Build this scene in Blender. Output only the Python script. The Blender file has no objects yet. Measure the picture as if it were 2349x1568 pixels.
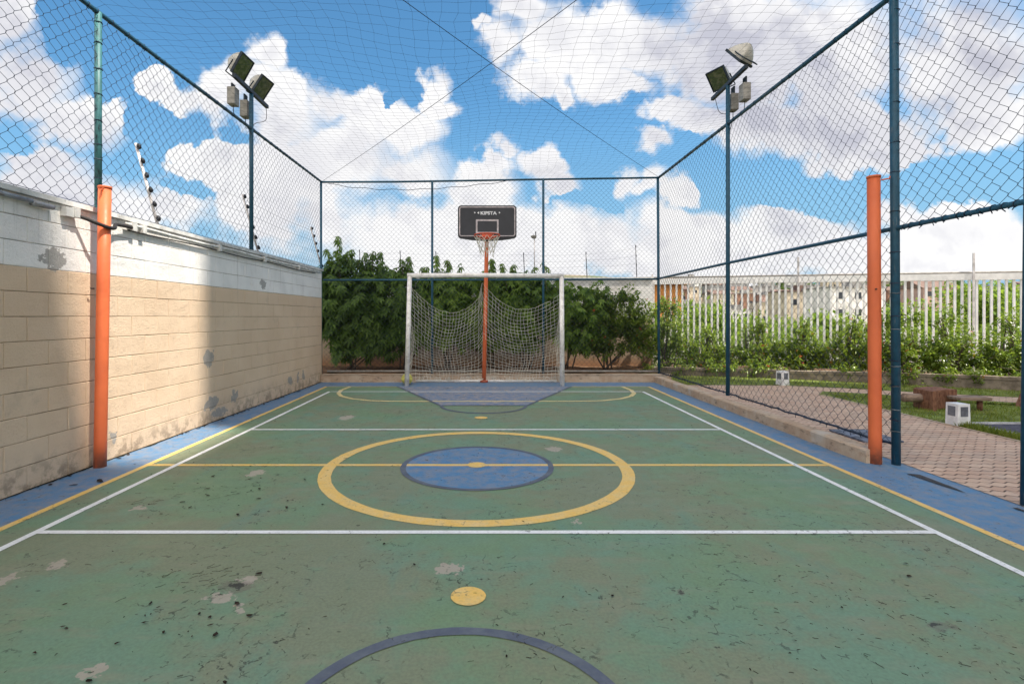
import bpy, math, random
from mathutils import Vector, Matrix
R = random.Random(11)
scene = bpy.context.scene
COL = scene.collection
PI = math.pi
F, CX, CY, H = 1193.0, 1115.0, 726.0, 1.40      # focal length / principal point (px of a 2348 wide view), eye height

# ------------------------------------------------------------------ materials
def lin(r, g, b):
    f = lambda c: c/12.92 if c <= .04045 else ((c+.055)/1.055)**2.4
    return (f(r/255), f(g/255), f(b/255), 1)

class NT:
    """thin wrapper round a node tree"""
    def __init__(self, nt): self.nt = nt; self.n = nt.nodes; self.l = nt.links
    def node(self, t, **kw):
        n = self.n.new(t)
        for k, v in kw.items(): setattr(n, k, v)
        return n
    def put(self, sock, v):
        if hasattr(v, 'is_output') or isinstance(v, bpy.types.NodeSocket): self.l.new(v, sock)
        elif v is not None: sock.default_value = v
    def math(self, op, a, b=None, c=None, clamp=False):
        n = self.node('ShaderNodeMath', operation=op, use_clamp=clamp)
        for i, v in enumerate((a, b, c)):
            if v is not None: self.put(n.inputs[i], v)
        return n.outputs[0]
    def vmath(self, op, a, b=None):
        n = self.node('ShaderNodeVectorMath', operation=op)
        self.put(n.inputs[0], a)
        if b is not None: self.put(n.inputs[3 if op == 'SCALE' else 1], b)
        return n.outputs['Value'] if op in ('LENGTH', 'DOT_PRODUCT', 'DISTANCE') else n.outputs[0]
    def noise(self, v, scale, detail=4, rough=.55, out='Fac', dist=0):
        n = self.node('ShaderNodeTexNoise'); self.put(n.inputs['Vector'], v)
        n.inputs['Scale'].default_value = scale; n.inputs['Detail'].default_value = detail
        n.inputs['Roughness'].default_value = rough; n.inputs['Distortion'].default_value = dist
        return n.outputs[out]
    def voronoi(self, v, scale, feature='F1', out='Distance', rand=1):
        n = self.node('ShaderNodeTexVoronoi', feature=feature); self.put(n.inputs['Vector'], v)
        n.inputs['Scale'].default_value = scale; n.inputs['Randomness'].default_value = rand
        return n.outputs[out]
    def ramp(self, v, lo, hi, a=0., b=1., smooth=True):
        n = self.node('ShaderNodeMapRange', interpolation_type='SMOOTHSTEP' if smooth else 'LINEAR')
        self.put(n.inputs[0], v)
        for i, x in enumerate((lo, hi, a, b)): self.put(n.inputs[i+1], x)
        return n.outputs[0]
    def mix(self, f, a, b, mode='MIX'):
        n = self.node('ShaderNodeMix', data_type='RGBA', blend_type=mode, clamp_factor=True)
        self.put(n.inputs[0], f); self.put(n.inputs[6], a); self.put(n.inputs[7], b)
        return n.outputs[2]
    def sep(self, v):
        n = self.node('ShaderNodeSeparateXYZ'); self.put(n.inputs[0], v); return n.outputs
    def comb(self, x, y, z):
        n = self.node('ShaderNodeCombineXYZ')
        for i, s in enumerate((x, y, z)): self.put(n.inputs[i], s)
        return n.outputs[0]
    def mapping(self, v, scale=(1, 1, 1), loc=(0, 0, 0), rot=(0, 0, 0)):
        n = self.node('ShaderNodeMapping'); self.put(n.inputs[0], v)
        n.inputs['Location'].default_value = loc; n.inputs['Rotation'].default_value = rot; n.inputs['Scale'].default_value = scale
        return n.outputs[0]
    def bump(self, h, strength=.4, dist=.01):
        n = self.node('ShaderNodeBump'); n.inputs['Strength'].default_value = strength; n.inputs['Distance'].default_value = dist
        self.put(n.inputs['Height'], h); return n.outputs[0]

def new_mat(name):
    m = bpy.data.materials.new(name); m.use_nodes = True
    t = NT(m.node_tree); b = t.n['Principled BSDF']
    b.inputs['Specular IOR Level'].default_value = .35
    geo = t.node('ShaderNodeNewGeometry')
    return m, t, b, geo.outputs['Position'], geo

def paint(name, col, rough=.55, var=.12, scale=6, spec=.35, metal=0, bump=.0, dirt=None, dirt_amt=.5, dirt_scale=9):
    """painted / plain surface with uneven tone and optional dirt"""
    m, t, b, P, g = new_mat(name)
    n = t.noise(P, scale, 5, .6)
    dark = tuple(c*(1-var*1.6) for c in col[:3])+(1,); lite = tuple(min(1, c*(1+var)) for c in col[:3])+(1,)
    c = t.mix(t.ramp(n, .3, .7), dark, lite)
    if dirt:
        c = t.mix(t.math('MULTIPLY', t.ramp(t.noise(P, dirt_scale, 6, .7), .5, .68), dirt_amt), c, dirt)
    t.put(b.inputs['Base Color'], c)
    b.inputs['Roughness'].default_value = rough; b.inputs['Specular IOR Level'].default_value = spec; b.inputs['Metallic'].default_value = metal
    if bump: t.put(b.inputs['Normal'], t.bump(t.noise(P, scale*8, 5, .7), bump, .01))
    return m

def leaf_mat(name, c1, c2, trans=.35, odd=None, odd_amt=.05, rough=.45, spec=.25):
    m, t, b, P, g = new_mat(name)
    rnd = g.outputs['Random Per Island']
    c = t.mix(rnd, c1, c2)
    c = t.mix(t.ramp(t.noise(P, 1.6, 2), .35, .65, 0, .5), c, tuple(x*.6 for x in c1[:3])+(1,))
    if odd: c = t.mix(t.math('GREATER_THAN', rnd, 1-odd_amt), c, odd)
    t.put(b.inputs['Base Color'], c); b.inputs['Roughness'].default_value = rough; b.inputs['Specular IOR Level'].default_value = spec
    tr = t.node('ShaderNodeBsdfTranslucent'); t.put(tr.inputs[0], t.mix(.6, c, (.30, .42, .04, 1)))
    mx = t.node('ShaderNodeMixShader'); mx.inputs[0].default_value = trans
    t.l.new(b.outputs[0], mx.inputs[1]); t.l.new(tr.outputs[0], mx.inputs[2])
    t.l.new(mx.outputs[0], t.n['Material Output'].inputs[0])
    return m

def blobs(t, P, items, warp=.05, wscale=14):
    """irregular spots at given places: max over items of 1-d/r (items: x,y,rx,ry in the P plane)"""
    w = t.vmath('SUBTRACT', t.noise(P, wscale, 4, .6, 'Color'), (.5, .5, .5))
    Q = t.vmath('ADD', P, t.vmath('SCALE', w, warp*2))
    acc = None
    for (x, y, rx, ry) in items:
        d = t.vmath('LENGTH', t.vmath('MULTIPLY', t.vmath('SUBTRACT', Q, (x, y, 0)), (1/rx, 1/ry, 0)))
        v = t.math('SUBTRACT', 1, d)
        acc = v if acc is None else t.math('MAXIMUM', acc, v)
    return acc

# --- court paints
def wear(t, P):
    """dark scuffs and moss in the cracks of the old paint, and small chips"""
    w = t.vmath('SUBTRACT', t.noise(P, 3.2, 5, .65, 'Color'), (.5, .5, .5))
    Q = t.vmath('ADD', P, t.vmath('SCALE', w, .34))
    e = t.voronoi(Q, 3.1, 'DISTANCE_TO_EDGE')
    crack = t.math('MULTIPLY', t.ramp(e, .003, .018, 1, 0), t.ramp(t.noise(P, 1.7, 4, .7), .46, .6))
    crack = t.math('MULTIPLY', crack, t.ramp(t.noise(P, 24, 3, .6), .51, .58))
    e2 = t.voronoi(t.vmath('ADD', P, t.vmath('SCALE', w, .2)), 9.5, 'DISTANCE_TO_EDGE')
    c2 = t.math('MULTIPLY', t.ramp(e2, .006, .05, 1, 0), t.ramp(t.noise(P, 1.3, 4, .7), .47, .58))
    c2 = t.math('MULTIPLY', c2, t.ramp(t.noise(P, 18, 3, .6), .5, .58))
    spots = t.ramp(t.noise(t.mapping(P, (1, 1.6, 1), rot=(0, 0, .5)), 13, 3, .6), .69, .73)
    k = t.math('MAXIMUM', t.math('MAXIMUM', crack, t.math('MULTIPLY', c2, .8)), t.math('MULTIPLY', spots, .75))
    return k
def court_mat():
    m, t, b, P, g = new_mat('court_green_paint')
    n1 = t.noise(P, .75, 5, .6); n2 = t.noise(P, 5, 5, .65); n3 = t.noise(P, 60, 3, .6)
    c = t.mix(t.ramp(n1, .38, .6), (.152, .255, .172, 1), (.164, .252, .140, 1))
    brown = t.ramp(t.math('ADD', t.math('MULTIPLY', t.noise(t.vmath('ADD', P, (7, 3, 0)), .9, 5, .62), .75), t.math('MULTIPLY', n2, .3)), .46, .60)
    c = t.mix(t.math('MULTIPLY', brown, .75), c, (.212, .216, .138, 1))
    c = t.mix(t.ramp(t.noise(t.mapping(P, (1, .35, 1)), 2.6, 5, .6), .56, .7, 0, .55), c, (.125, .25, .19, 1))
    c = t.mix(t.ramp(n3, .35, .65, 0, .3), c, (.1, .12, .09, 1))
    px = lambda x, y, rx, ry: ((x-CX)/(y-CY)*H, F*H/(y-CY), rx*.85, ry*.85)
    pale = blobs(t, P, [px(588, 1083, .08, .13), px(133, 1292, .06, .07), px(568, 1331, .07, .05), px(505, 1371, .09, .055), px(1030, 1302, .10, .07),
                        px(20, 1325, .05, .09), px(210, 1540, .05, .04), px(1270, 1029, .1, .13), px(795, 957, .12, .2), px(322, 1164, .07, .05), px(545, 1395, .03, .03), px(1320, 1195, .03, .06)], .11, 16)
    ring = blobs(t, P, [px(2155, 1433, .09, .05), px(1565, 1362, .04, .03), px(540, 1345, .13, .07)], .10, 14)
    c = t.mix(t.ramp(pale, .0, .12, 0, .85), c, (.37, .32, .265, 1))
    st = t.noise(t.mapping(P, (.8, 3.2, 1), rot=(0, 0, .25)), 2.4, 6, .66)
    c = t.mix(t.ramp(st, .52, .72, 0, .45), c, (.245, .235, .165, 1))
    c = t.mix(t.ramp(t.noise(t.mapping(P, (3, 1, 1), rot=(0, 0, -.4)), 4.0, 6, .7), .55, .75, 0, .35), c, (.10, .185, .125, 1))
    dk = wear(t, P)
    c = t.mix(t.ramp(ring, .0, .3, 0, .45), c, (.13, .10, .085, 1))
    dk = t.math('MAXIMUM', dk, t.ramp(ring, .5, .65))
    c = t.mix(t.math('MULTIPLY', dk, .85), c, (.028, .026, .022, 1))
    t.put(b.inputs['Base Color'], c)
    t.put(b.inputs['Roughness'], t.ramp(n2, .3, .7, .55, .75)); b.inputs['Specular IOR Level'].default_value = .3
    t.put(b.inputs['Normal'], t.bump(t.math('ADD', t.math('MULTIPLY', n3, .4), n2), .25, .01))
    return m
def line_mat(name, col, worn, w_lo=.6, w_hi=.72, dirt=.5):
    """floor paint with chips through which the green shows (real holes in the sheet's coat)"""
    m, t, b, P, g = new_mat(name)
    n = t.noise(P, 9, 6, .7); n3 = t.noise(P, 55, 3, .6)
    c = t.mix(t.ramp(n, .35, .7, 0, dirt), col, worn)
    c = t.mix(t.math('MULTIPLY', wear(t, P), .8), c, (.05, .045, .035, 1))
    c = t.mix(t.ramp(n3, .4, .7, 0, .15), c, (.1, .1, .08, 1))
    t.put(b.inputs['Base Color'], c); b.inputs['Roughness'].default_value = .6
    hole = t.ramp(t.math('ADD', t.math('MULTIPLY', t.noise(P, 3, 4, .65), .6), t.math('MULTIPLY', t.noise(P, 40, 4, .6), .4)), w_lo, w_hi)
    tr = t.node('ShaderNodeBsdfTransparent'); mx = t.node('ShaderNodeMixShader')
    t.put(mx.inputs[0], hole); t.l.new(b.outputs[0], mx.inputs[1]); t.l.new(tr.outputs[0], mx.inputs[2])
    t.l.new(mx.outputs[0], t.n['Material Output'].inputs[0])
    return m

M = {}
M['court'] = court_mat()
M['blue'] = line_mat('court_blue_paint', (.072, .195, .36, 1), (.30, .25, .22, 1), .60, .74, .6)
M['blue_worn'] = line_mat('court_blue_worn_paint', (.105, .18, .31, 1), (.36, .30, .26, 1), .56, .74, 1.0)
M['white_line'] = line_mat('court_white_paint', (.80, .80, .80, 1), (.62, .62, .6, 1), .66, .78, .5)
M['yellow_line'] = line_mat('court_yellow_paint', (.76, .48, .12, 1), (.68, .52, .26, 1), .62, .76, .7)
M['pale_yellow'] = line_mat('court_pale_yellow_paint', (.72, .55, .25, 1), (.5, .46, .26, 1), .6, .74, .8)
M['dark_line'] = line_mat('court_grey_paint', (.085, .098, .135, 1), (.16, .18, .2, 1), .62, .78, .6)

# --- masonry
def block_paint():
    m, t, b, P, g = new_mat('painted_block')
    x, y, z = t.sep(P)
    wob = t.math('MULTIPLY', t.math('SUBTRACT', t.noise(P, 5, 3), .5), .012)
    top = t.math('GREATER_THAN', t.math('ADD', z, wob), 1.80)
    beige = t.mix(t.ramp(t.noise(P, 1.6, 4), .35, .65), (.67, .50, .35, 1), (.72, .55, .395, 1))
    rnd = g.outputs['Random Per Island']
    beige = t.mix(t.math('MULTIPLY', rnd, .2), beige, (.61, .445, .32, 1))
    white = t.mix(t.ramp(t.noise(P, 2.3, 5), .4, .7), (.86, .83, .80, 1), (.77, .745, .72, 1))
    c = t.mix(top, beige, white)
    # damp dirt rising from the floor, runs below the pipe
    low = t.math('MULTIPLY', t.ramp(z, .0, .36, 1, 0), t.ramp(t.noise(P, 7, 5, .7), .42, .62))
    c = t.mix(t.math('MULTIPLY', low, .6), c, (.16, .11, .075, 1))
    YZ = t.comb(y, z, 0)
    drip = t.math('MULTIPLY', t.ramp(t.noise(t.mapping(P, (1, 5.5, .35)), 2.2, 5, .7), .56, .70), t.ramp(z, 1.2, 2.35))
    c = t.mix(t.math('MULTIPLY', drip, .30), c, (.30, .27, .24, 1))
    sm = t.ramp(t.noise(P, 3.3, 6, .72), .58, .72, 0, .28); c = t.mix(sm, c, (.42, .33, .25, 1))
    def wp(px_, py_, rx, rz):
        yy = 3.66*F/(CX-px_); return (yy, H-(py_-CY)/F*yy, rx, rz)
    gp = blobs(t, YZ, [wp(130, 590, .12, .09), wp(142, 596, .07, .1), wp(595, 652, .1, .085), wp(475, 820, .13, .12), wp(265, 1003, .05, .075), wp(484, 922, .14, .085),
                       wp(532, 908, .1, .09), wp(500, 945, .24, .06), wp(655, 873, .12, .09), wp(672, 867, .06, .1), wp(684, 862, .07, .09), wp(470, 930, .05, .06), wp(560, 940, .12, .03)], .12, 13)
    c = t.mix(t.ramp(gp, .0, .12, 0, .85), c, t.mix(t.noise(P, 30, 3), (.24, .23, .215, 1), (.40, .38, .355, 1)))
    t.put(b.inputs['Base Color'], c); b.inputs['Roughness'].default_value = .85; b.inputs['Specular IOR Level'].default_value = .2
    h = t.math('ADD', t.noise(P, 48, 6, .8), t.math('MULTIPLY', t.noise(P, 14, 4, .6), .6))
    t.put(b.inputs['Normal'], t.bump(h, .75, .016))
    return m
M['block'] = block_paint()
M['mortar'] = paint('mortar', (.30, .22, .15, 1), .9, .3, 12, .1)
M['coping'] = paint('coping_paint', (.62, .61, .59, 1), .8, .15, 5, .2, bump=.3, dirt=(.2, .19, .17, 1), dirt_amt=.7)
def kerb_mat():
    m, t, b, P, g = new_mat('kerb_concrete')
    n = t.noise(P, 4, 6, .7); z = t.sep(P)[2]
    c = t.mix(t.ramp(n, .3, .7), (.42, .29, .20, 1), (.52, .41, .31, 1))
    c = t.mix(t.ramp(t.noise(t.mapping(P, (1, 1, 2.5)), 6, 6, .75), .53, .68, 0, .75), c, (.09, .075, .06, 1))
    c = t.mix(t.ramp(t.noise(P, 2.2, 4, .6), .55, .7, 0, .6), c, (.50, .47, .43, 1))
    t.put(b.inputs['Base Color'], c); b.inputs['Roughness'].default_value = .9
    t.put(b.inputs['Normal'], t.bump(t.noise(P, 40, 6, .75), .6, .012)); return m
M['kerb'] = kerb_mat()
def back_wall_mat():
    m, t, b, P, g = new_mat('plastered_wall')
    z = t.sep(P)[2]; n = t.noise(P, 2, 6, .65)
    c = t.mix(t.math('GREATER_THAN', z, 1.35), (.36, .28, .20, 1), (.62, .61, .61, 1))
    c = t.mix(t.ramp(n, .4, .7, 0, .4), c, (.25, .20, .155, 1))
    c = t.mix(t.math('MULTIPLY', t.ramp(t.math('ADD', z, t.math('MULTIPLY', n, .3)), .3, .7, 1, 0), .8), c, (.27, .13, .06, 1))
    t.put(b.inputs['Base Color'], c); b.inputs['Roughness'].default_value = .9
    t.put(b.inputs['Normal'], t.bump(t.noise(P, 30, 5, .7), .3, .01)); return m
M['back_wall'] = back_wall_mat()
def paver_mat():
    m, t, b, P, g = new_mat('interlocking_pavers')
    x, y, z = t.sep(P)
    tri = t.math('PINGPONG', x, .055)
    wav = t.math('ADD', t.math('ADD', y, t.math('MULTIPLY', tri, .62)), t.math('MULTIPLY', t.math('SUBTRACT', t.noise(P, 3.5, 3), .5), .03))
    row = t.math('PINGPONG', wav, .055)
    jn = t.math('MULTIPLY', t.ramp(row, .003, .010, 1, 0), t.ramp(t.noise(P, 7, 4, .65), .36, .52, .25, 1))
    br = t.node('ShaderNodeTexBrick'); t.put(br.inputs['Vector'], t.comb(x, wav, 0))
    br.inputs['Scale'].default_value = 1; br.inputs['Brick Width'].default_value = .22; br.inputs['Row Height'].default_value = .11
    br.inputs['Mortar Size'].default_value = .003; br.inputs['Mortar Smooth'].default_value = .6
    br.inputs['Color1'].default_value = (.50, .325, .235, 1); br.inputs['Color2'].default_value = (.60, .425, .32, 1); br.inputs['Mortar'].default_value = (.34, .23, .17, 1)
    c = t.mix(t.ramp(t.noise(P, 2.2, 5, .65), .4, .7, 0, .6), br.outputs[0], (.40, .31, .25, 1))
    c = t.mix(t.ramp(t.noise(P, 11, 6, .7), .5, .72, 0, .5), c, (.28, .22, .18, 1))
    c = t.mix(t.math('MULTIPLY', jn, .9), c, (.06, .042, .032, 1))
    t.put(b.inputs['Base Color'], c); b.inputs['Roughness'].default_value = .85
    h = t.math('SUBTRACT', t.math('MULTIPLY', t.noise(P, 40, 4), .3), jn)
    t.put(b.inputs['Normal'], t.bump(h, .9, .012)); return m
M['paver'] = paver_mat()
M['paver_red'] = paint('garden_path_concrete', (.47, .31, .24, 1), .85, .2, 5, .2, bump=.3)
M['lawn'] = paint('lawn_soil', (.16, .20, .055, 1), .95, .3, 3, .1, bump=.5, dirt=(.25, .20, .10, 1), dirt_amt=.5, dirt_scale=2.4)
M['soil'] = paint('soil', (.17, .10, .06, 1), .95, .3, 5, .1, bump=.6)
M['mat'] = paint('rubber_mat', (.085, .08, .105, 1), .9, .25, 18, .2, bump=.5)
M['stone'] = paint('planter_plaster', (.22, .18, .145, 1), .9, .25, 5, .15, bump=.4, dirt=(.10, .08, .06, 1), dirt_amt=.7, dirt_scale=4)
# --- metal and paint
def post_mat(name, base, rust, amt):
    m, t, b, P, g = new_mat(name)
    n = t.noise(P, 18, 5, .65)
    c = t.mix(t.ramp(n, .35, .7), base, tuple(x*1.35 for x in base[:3])+(1,))
    w = t.ramp(t.noise(t.mapping(P, (1, 1, .25)), 26, 5, .7), .62-.12*amt, .70-.08*amt)
    c = t.mix(t.math('MULTIPLY', w, amt), c, rust)
    t.put(b.inputs['Base Color'], c); b.inputs['Roughness'].default_value = .5; b.inputs['Specular IOR Level'].default_value = .4
    return m
M['teal'] = post_mat('teal_post_paint', (.012, .062, .105, 1), (.16, .18, .19, 1), .35)
M['teal_old'] = post_mat('weathered_teal_paint', (.035, .125, .135, 1), (.012, .022, .03, 1), .85)
M['wire'] = paint('chain_link_wire', (.020, .030, .055, 1), .5, .3, 4, .3)
M['wire_teal'] = paint('tension_wire', (.018, .045, .075, 1), .5, .3, 9, .3)
M['netcord'] = paint('overhead_net_cord', (.035, .04, .055, 1), .8, .3, 4, .1)
M['cable'] = paint('steel_cable', (.015, .02, .04, 1), .6, .2, 4, .2)
def orange_mat(name, a, bb):
    m, t, b, P, g = new_mat(name)
    c = t.mix(t.ramp(t.noise(P, 3, 4), .35, .65), a, bb)
    c = t.mix(t.ramp(t.noise(P, 16, 6, .75), .66, .74, 0, .7), c, (.35, .09, .05, 1))
    z = t.sep(P)[2]
    c = t.mix(t.math('MULTIPLY', t.ramp(z, .0, .22, 1, 0), t.ramp(t.noise(P, 14, 5, .7), .35, .6, .15, .8)), c, (.16, .075, .05, 1))
    scr = t.ramp(t.noise(t.mapping(P, (30, 30, 2.2)), 3.0, 5, .7), .66, .72, 0, .55)
    c = t.mix(scr, c, (.42, .10, .06, 1))
    c = t.mix(t.ramp(t.noise(P, 34, 4, .7), .70, .73, 0, .8), c, (.25, .23, .22, 1))
    t.put(b.inputs['Base Color'], c); t.put(b.inputs['Roughness'], t.ramp(t.noise(P, 9, 4), .3, .7, .36, .6))
    t.put(b.inputs['Normal'], t.bump(t.noise(P, 22, 4, .6), .12, .01)); return m
M['orange'] = orange_mat('orange_pole_paint', (.70, .155, .055, 1), (.63, .135, .05, 1))
M['white_paint'] = paint('white_goal_paint', (.80, .775, .76, 1), .5, .12, 5, .35, dirt=(.36, .30, .27, 1), dirt_amt=.55, dirt_scale=12)
M['goalnet'] = paint('goal_net_cord', (.66, .63, .55, 1), .85, .2, 6, .1)
M['board'] = paint('backboard_plastic', (.028, .028, .036, 1), .4, .15, 3, .4)
M['board_edge'] = paint('backboard_edge', (.014, .014, .018, 1), .45, .15, 3, .4)
M['board_line'] = paint('backboard_line', (.50, .44, .46, 1), .6, .2, 14, .2)
M['lettering'] = paint('backboard_lettering', (.78, .78, .82, 1), .6, .1, 10, .2)
M['rim'] = orange_mat('rim_paint', (.66, .11, .05, 1), (.5, .075, .035, 1))
M['ball'] = paint('yellow_ball_skin', (.60, .55, .14, 1), .5, .25, 14, .3, dirt=(.28, .3, .08, 1), dirt_amt=.6)
M['lamp_body'] = paint('floodlight_housing', (.52, .49, .44, 1), .5, .18, 9, .35, metal=.15, dirt=(.22, .19, .16, 1), dirt_amt=.5)
def glass_dark():
    m, t, b, P, g = new_mat('floodlight_glass')
    n = t.noise(P, 13, 4, .6)
    t.put(b.inputs['Base Color'], t.mix(t.ramp(n, .4, .65), (.05, .075, .028, 1), (.13, .14, .075, 1)))  # mottled green of the reflected court, painted into the glass colour
    b.inputs['Roughness'].default_value = .12; b.inputs['Specular IOR Level'].default_value = .5; return m
M['lamp_glass'] = glass_dark()
M['ballast'] = paint('ballast_box_paint', (.31, .29, .265, 1), .6, .2, 9, .3)
M['arm'] = paint('crossarm_paint', (.018, .03, .045, 1), .5, .3, 8, .3)
M['pipe'] = paint('conduit_pvc', (.30, .32, .35, 1), .6, .25, 5, .3, dirt=(.13, .09, .07, 1), dirt_amt=.8)
M['hose'] = paint('black_hose', (.03, .025, .024, 1), .6, .3, 6, .3)
M['e_white'] = paint('electric_post_paint', (.66, .62, .62, 1), .6, .2, 8, .3)
M['e_black'] = paint('insulator_plastic', (.012, .012, .015, 1), .5, .2, 8, .3)
M['dark_pole'] = paint('dark_pole_paint', (.09, .09, .095, 1), .6, .2, 8, .3)
M['rail_white'] = paint('railing_paint', (.82, .80, .80, 1), .5, .08, 6, .35, dirt=(.6, .57, .55, 1), dirt_amt=.25)
M['lamp_white'] = paint('garden_light_paint', (.74, .74, .76, 1), .55, .12, 9, .3)
M['lamp_pane'] = paint('garden_light_pane', (.16, .17, .20, 1), .25, .2, 12, .5)
def wood(name, a, bb, ring=18, axis=(1, 1, 1)):
    m, t, b, P, g = new_mat(name)
    n = t.noise(t.mapping(P, axis), ring, 5, .65)
    t.put(b.inputs['Base Color'], t.mix(t.ramp(n, .3, .7), a, bb)); b.inputs['Roughness'].default_value = .8
    t.put(b.inputs['Normal'], t.bump(n, .5, .01)); return m
M['wood_red'] = wood('reddish_timber', (.12, .05, .03, 1), (.27, .13, .08, 1), 16, (2, 2, 1))
M['wood_grey'] = wood('weathered_log', (.15, .10, .075, 1), (.30, .22, .17, 1), 14, (.4, 2, 2))
M['bark'] = wood('bark', (.055, .04, .03, 1), (.13, .10, .075, 1), 20, (1, 1, .4))
M['litter'] = paint('dead_leaf', (.035, .026, .02, 1), .9, .4, 40, .1)
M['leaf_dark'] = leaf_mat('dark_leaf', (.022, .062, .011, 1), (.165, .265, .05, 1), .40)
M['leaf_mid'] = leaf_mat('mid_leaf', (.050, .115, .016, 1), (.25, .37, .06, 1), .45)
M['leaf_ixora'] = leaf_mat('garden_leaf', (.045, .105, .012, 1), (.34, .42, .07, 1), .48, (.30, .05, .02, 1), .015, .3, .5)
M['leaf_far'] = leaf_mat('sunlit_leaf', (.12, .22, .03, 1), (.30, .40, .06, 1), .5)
M['flower'] = leaf_mat('red_flower', (.42, .035, .02, 1), (.55, .10, .03, 1), .3)
M['blade'] = leaf_mat('grass_blade', (.13, .18, .022, 1), (.27, .28, .06, 1), .35)

# ------------------------------------------------------------------ mesh helpers
class MB:
    def __init__(self): self.v = []; self.f = []; self.mi = []; self.mats = []
    def mat(self, m):
        if m not in self.mats: self.mats.append(m)
        return self.mats.index(m)
    def add(self, vs, fs, mi=0):
        o = len(self.v); self.v.extend(vs)
        for f in fs: self.f.append(tuple(i+o for i in f)); self.mi.append(mi)
    def box(self, lo, hi, mi=0, T=None, ch=0):
        x0, y0, z0 = lo; x1, y1, z1 = hi
        vs = [(x, y, z) for z in (z0, z1) for y in (y0, y1) for x in (x0, x1)]
        if T: vs = [tuple(T @ Vector(p)) for p in vs]
        self.add(vs, [(0, 2, 3, 1), (4, 5, 7, 6), (0, 1, 5, 4), (2, 6, 7, 3), (0, 4, 6, 2), (1, 3, 7, 5)], mi)
    def tube(self, pts, r, n=8, mi=0, cap=True, closed=False, r2=None, ref=None):
        pts = [Vector(p) for p in pts]; N = len(pts); rings = []
        prev = None
        for i, p in enumerate(pts):
            if closed: d = pts[(i+1) % N]-pts[i-1]
            else: d = pts[min(i+1, N-1)]-pts[max(i-1, 0)]
            d = d.normalized() if d.length > 1e-9 else Vector((0, 0, 1))
            if prev is None:
                a = Vector(ref) if ref else (Vector((0, 0, 1)) if abs(d.z) < .9 else Vector((1, 0, 0)))
                u = d.cross(a).normalized()
            else:
                u = prev-d*prev.dot(d)
                u = u.normalized() if u.length > 1e-6 else d.orthogonal().normalized()
            prev = u; w = d.cross(u)
            rr = r if r2 is None else r+(r2-r)*i/max(1, N-1)
            if callable(r): rr = r(i/max(1, N-1))
            rings.append([tuple(p+u*(rr*math.cos(2*PI*k/n))+w*(rr*math.sin(2*PI*k/n))) for k in range(n)])
        o = len(self.v)
        for rg in rings: self.v.extend(rg)
        for i in range(N if closed else N-1):
            a, b = o+i*n, o+((i+1) % N)*n
            for k in range(n):
                k2 = (k+1) % n
                self.f.append((a+k, b+k, b+k2, a+k2)); self.mi.append(mi)
        if cap and not closed:
            self.f.append(tuple(o+k for k in range(n))); self.mi.append(mi)
            self.f.append(tuple(o+(N-1)*n+k for k in reversed(range(n)))); self.mi.append(mi)
    def lathe(self, prof, c, n=16, mi=0, T=None):
        o = len(self.v)
        for (r, z) in prof:
            for k in range(n):
                p = Vector((c[0]+r*math.cos(2*PI*k/n), c[1]+r*math.sin(2*PI*k/n), c[2]+z))
                self.v.append(tuple(T @ p) if T else tuple(p))
        for i in range(len(prof)-1):
            for k in range(n):
                k2 = (k+1) % n
                self.f.append((o+i*n+k, o+i*n+k2, o+(i+1)*n+k2, o+(i+1)*n+k)); self.mi.append(mi)
        self.f.append(tuple(o+k for k in reversed(range(n)))); self.mi.append(mi)
        self.f.append(tuple(o+(len(prof)-1)*n+k for k in range(n))); self.mi.append(mi)
    def prism(self, poly, z0, z1, mi=0, T=None):
        n = len(poly)
        vs = [(x, y, z0) for x, y in poly]+[(x, y, z1) for x, y in poly]
        if T: vs = [tuple(T @ Vector(p)) for p in vs]
        self.add(vs, [tuple(reversed(range(n))), tuple(range(n, 2*n))]+[(k, (k+1) % n, n+(k+1) % n, n+k) for k in range(n)], mi)
    def build(self, name, mat, parent=None, smooth=False, bevel=0):
        me = bpy.data.meshes.new(name); me.from_pydata(self.v, [], self.f)
        for m in (mat if isinstance(mat, (list, tuple)) else [mat]): me.materials.append(m)
        if any(self.mi): me.polygons.foreach_set('material_index', self.mi)
        if smooth: me.polygons.foreach_set('use_smooth', [True]*len(self.f))
        me.update()
        o = bpy.data.objects.new(name, me); COL.objects.link(o)
        if parent: attach(o, parent)
        if bevel:
            b = o.modifiers.new('bevel', 'BEVEL'); b.width = bevel; b.segments = 2; b.limit_method = 'ANGLE'
        return o
def attach(o, p):
    o.parent = p
    q = p; T = Matrix.Identity(4)
    while q is not None: T = Matrix.Translation(q.location) @ Matrix.Rotation(q.rotation_euler.z, 4, 'Z') @ T if q.type == 'EMPTY' else T; q = q.parent
    o.matrix_parent_inverse = T.inverted() if p.type == 'EMPTY' else Matrix.Identity(4)
def tag(o, label=None, cat=None, group=None, kind=None):
    for k, v in (('label', label), ('category', cat), ('group', group), ('kind', kind)):
        if v: o[k] = v
    return o
def thing(name, loc, label, cat, group=None):
    o = bpy.data.objects.new(name, None); COL.objects.link(o); o.location = loc; o.empty_display_size = .2
    return tag(o, label, cat, group)
def struct(o): return tag(o, kind='structure')
def sheet(name, poly, z, mat):
    mb = MB(); mb.add([(x, y, z) for x, y in poly], [tuple(range(len(poly)))]); return struct(mb.build(name, mat))
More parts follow.
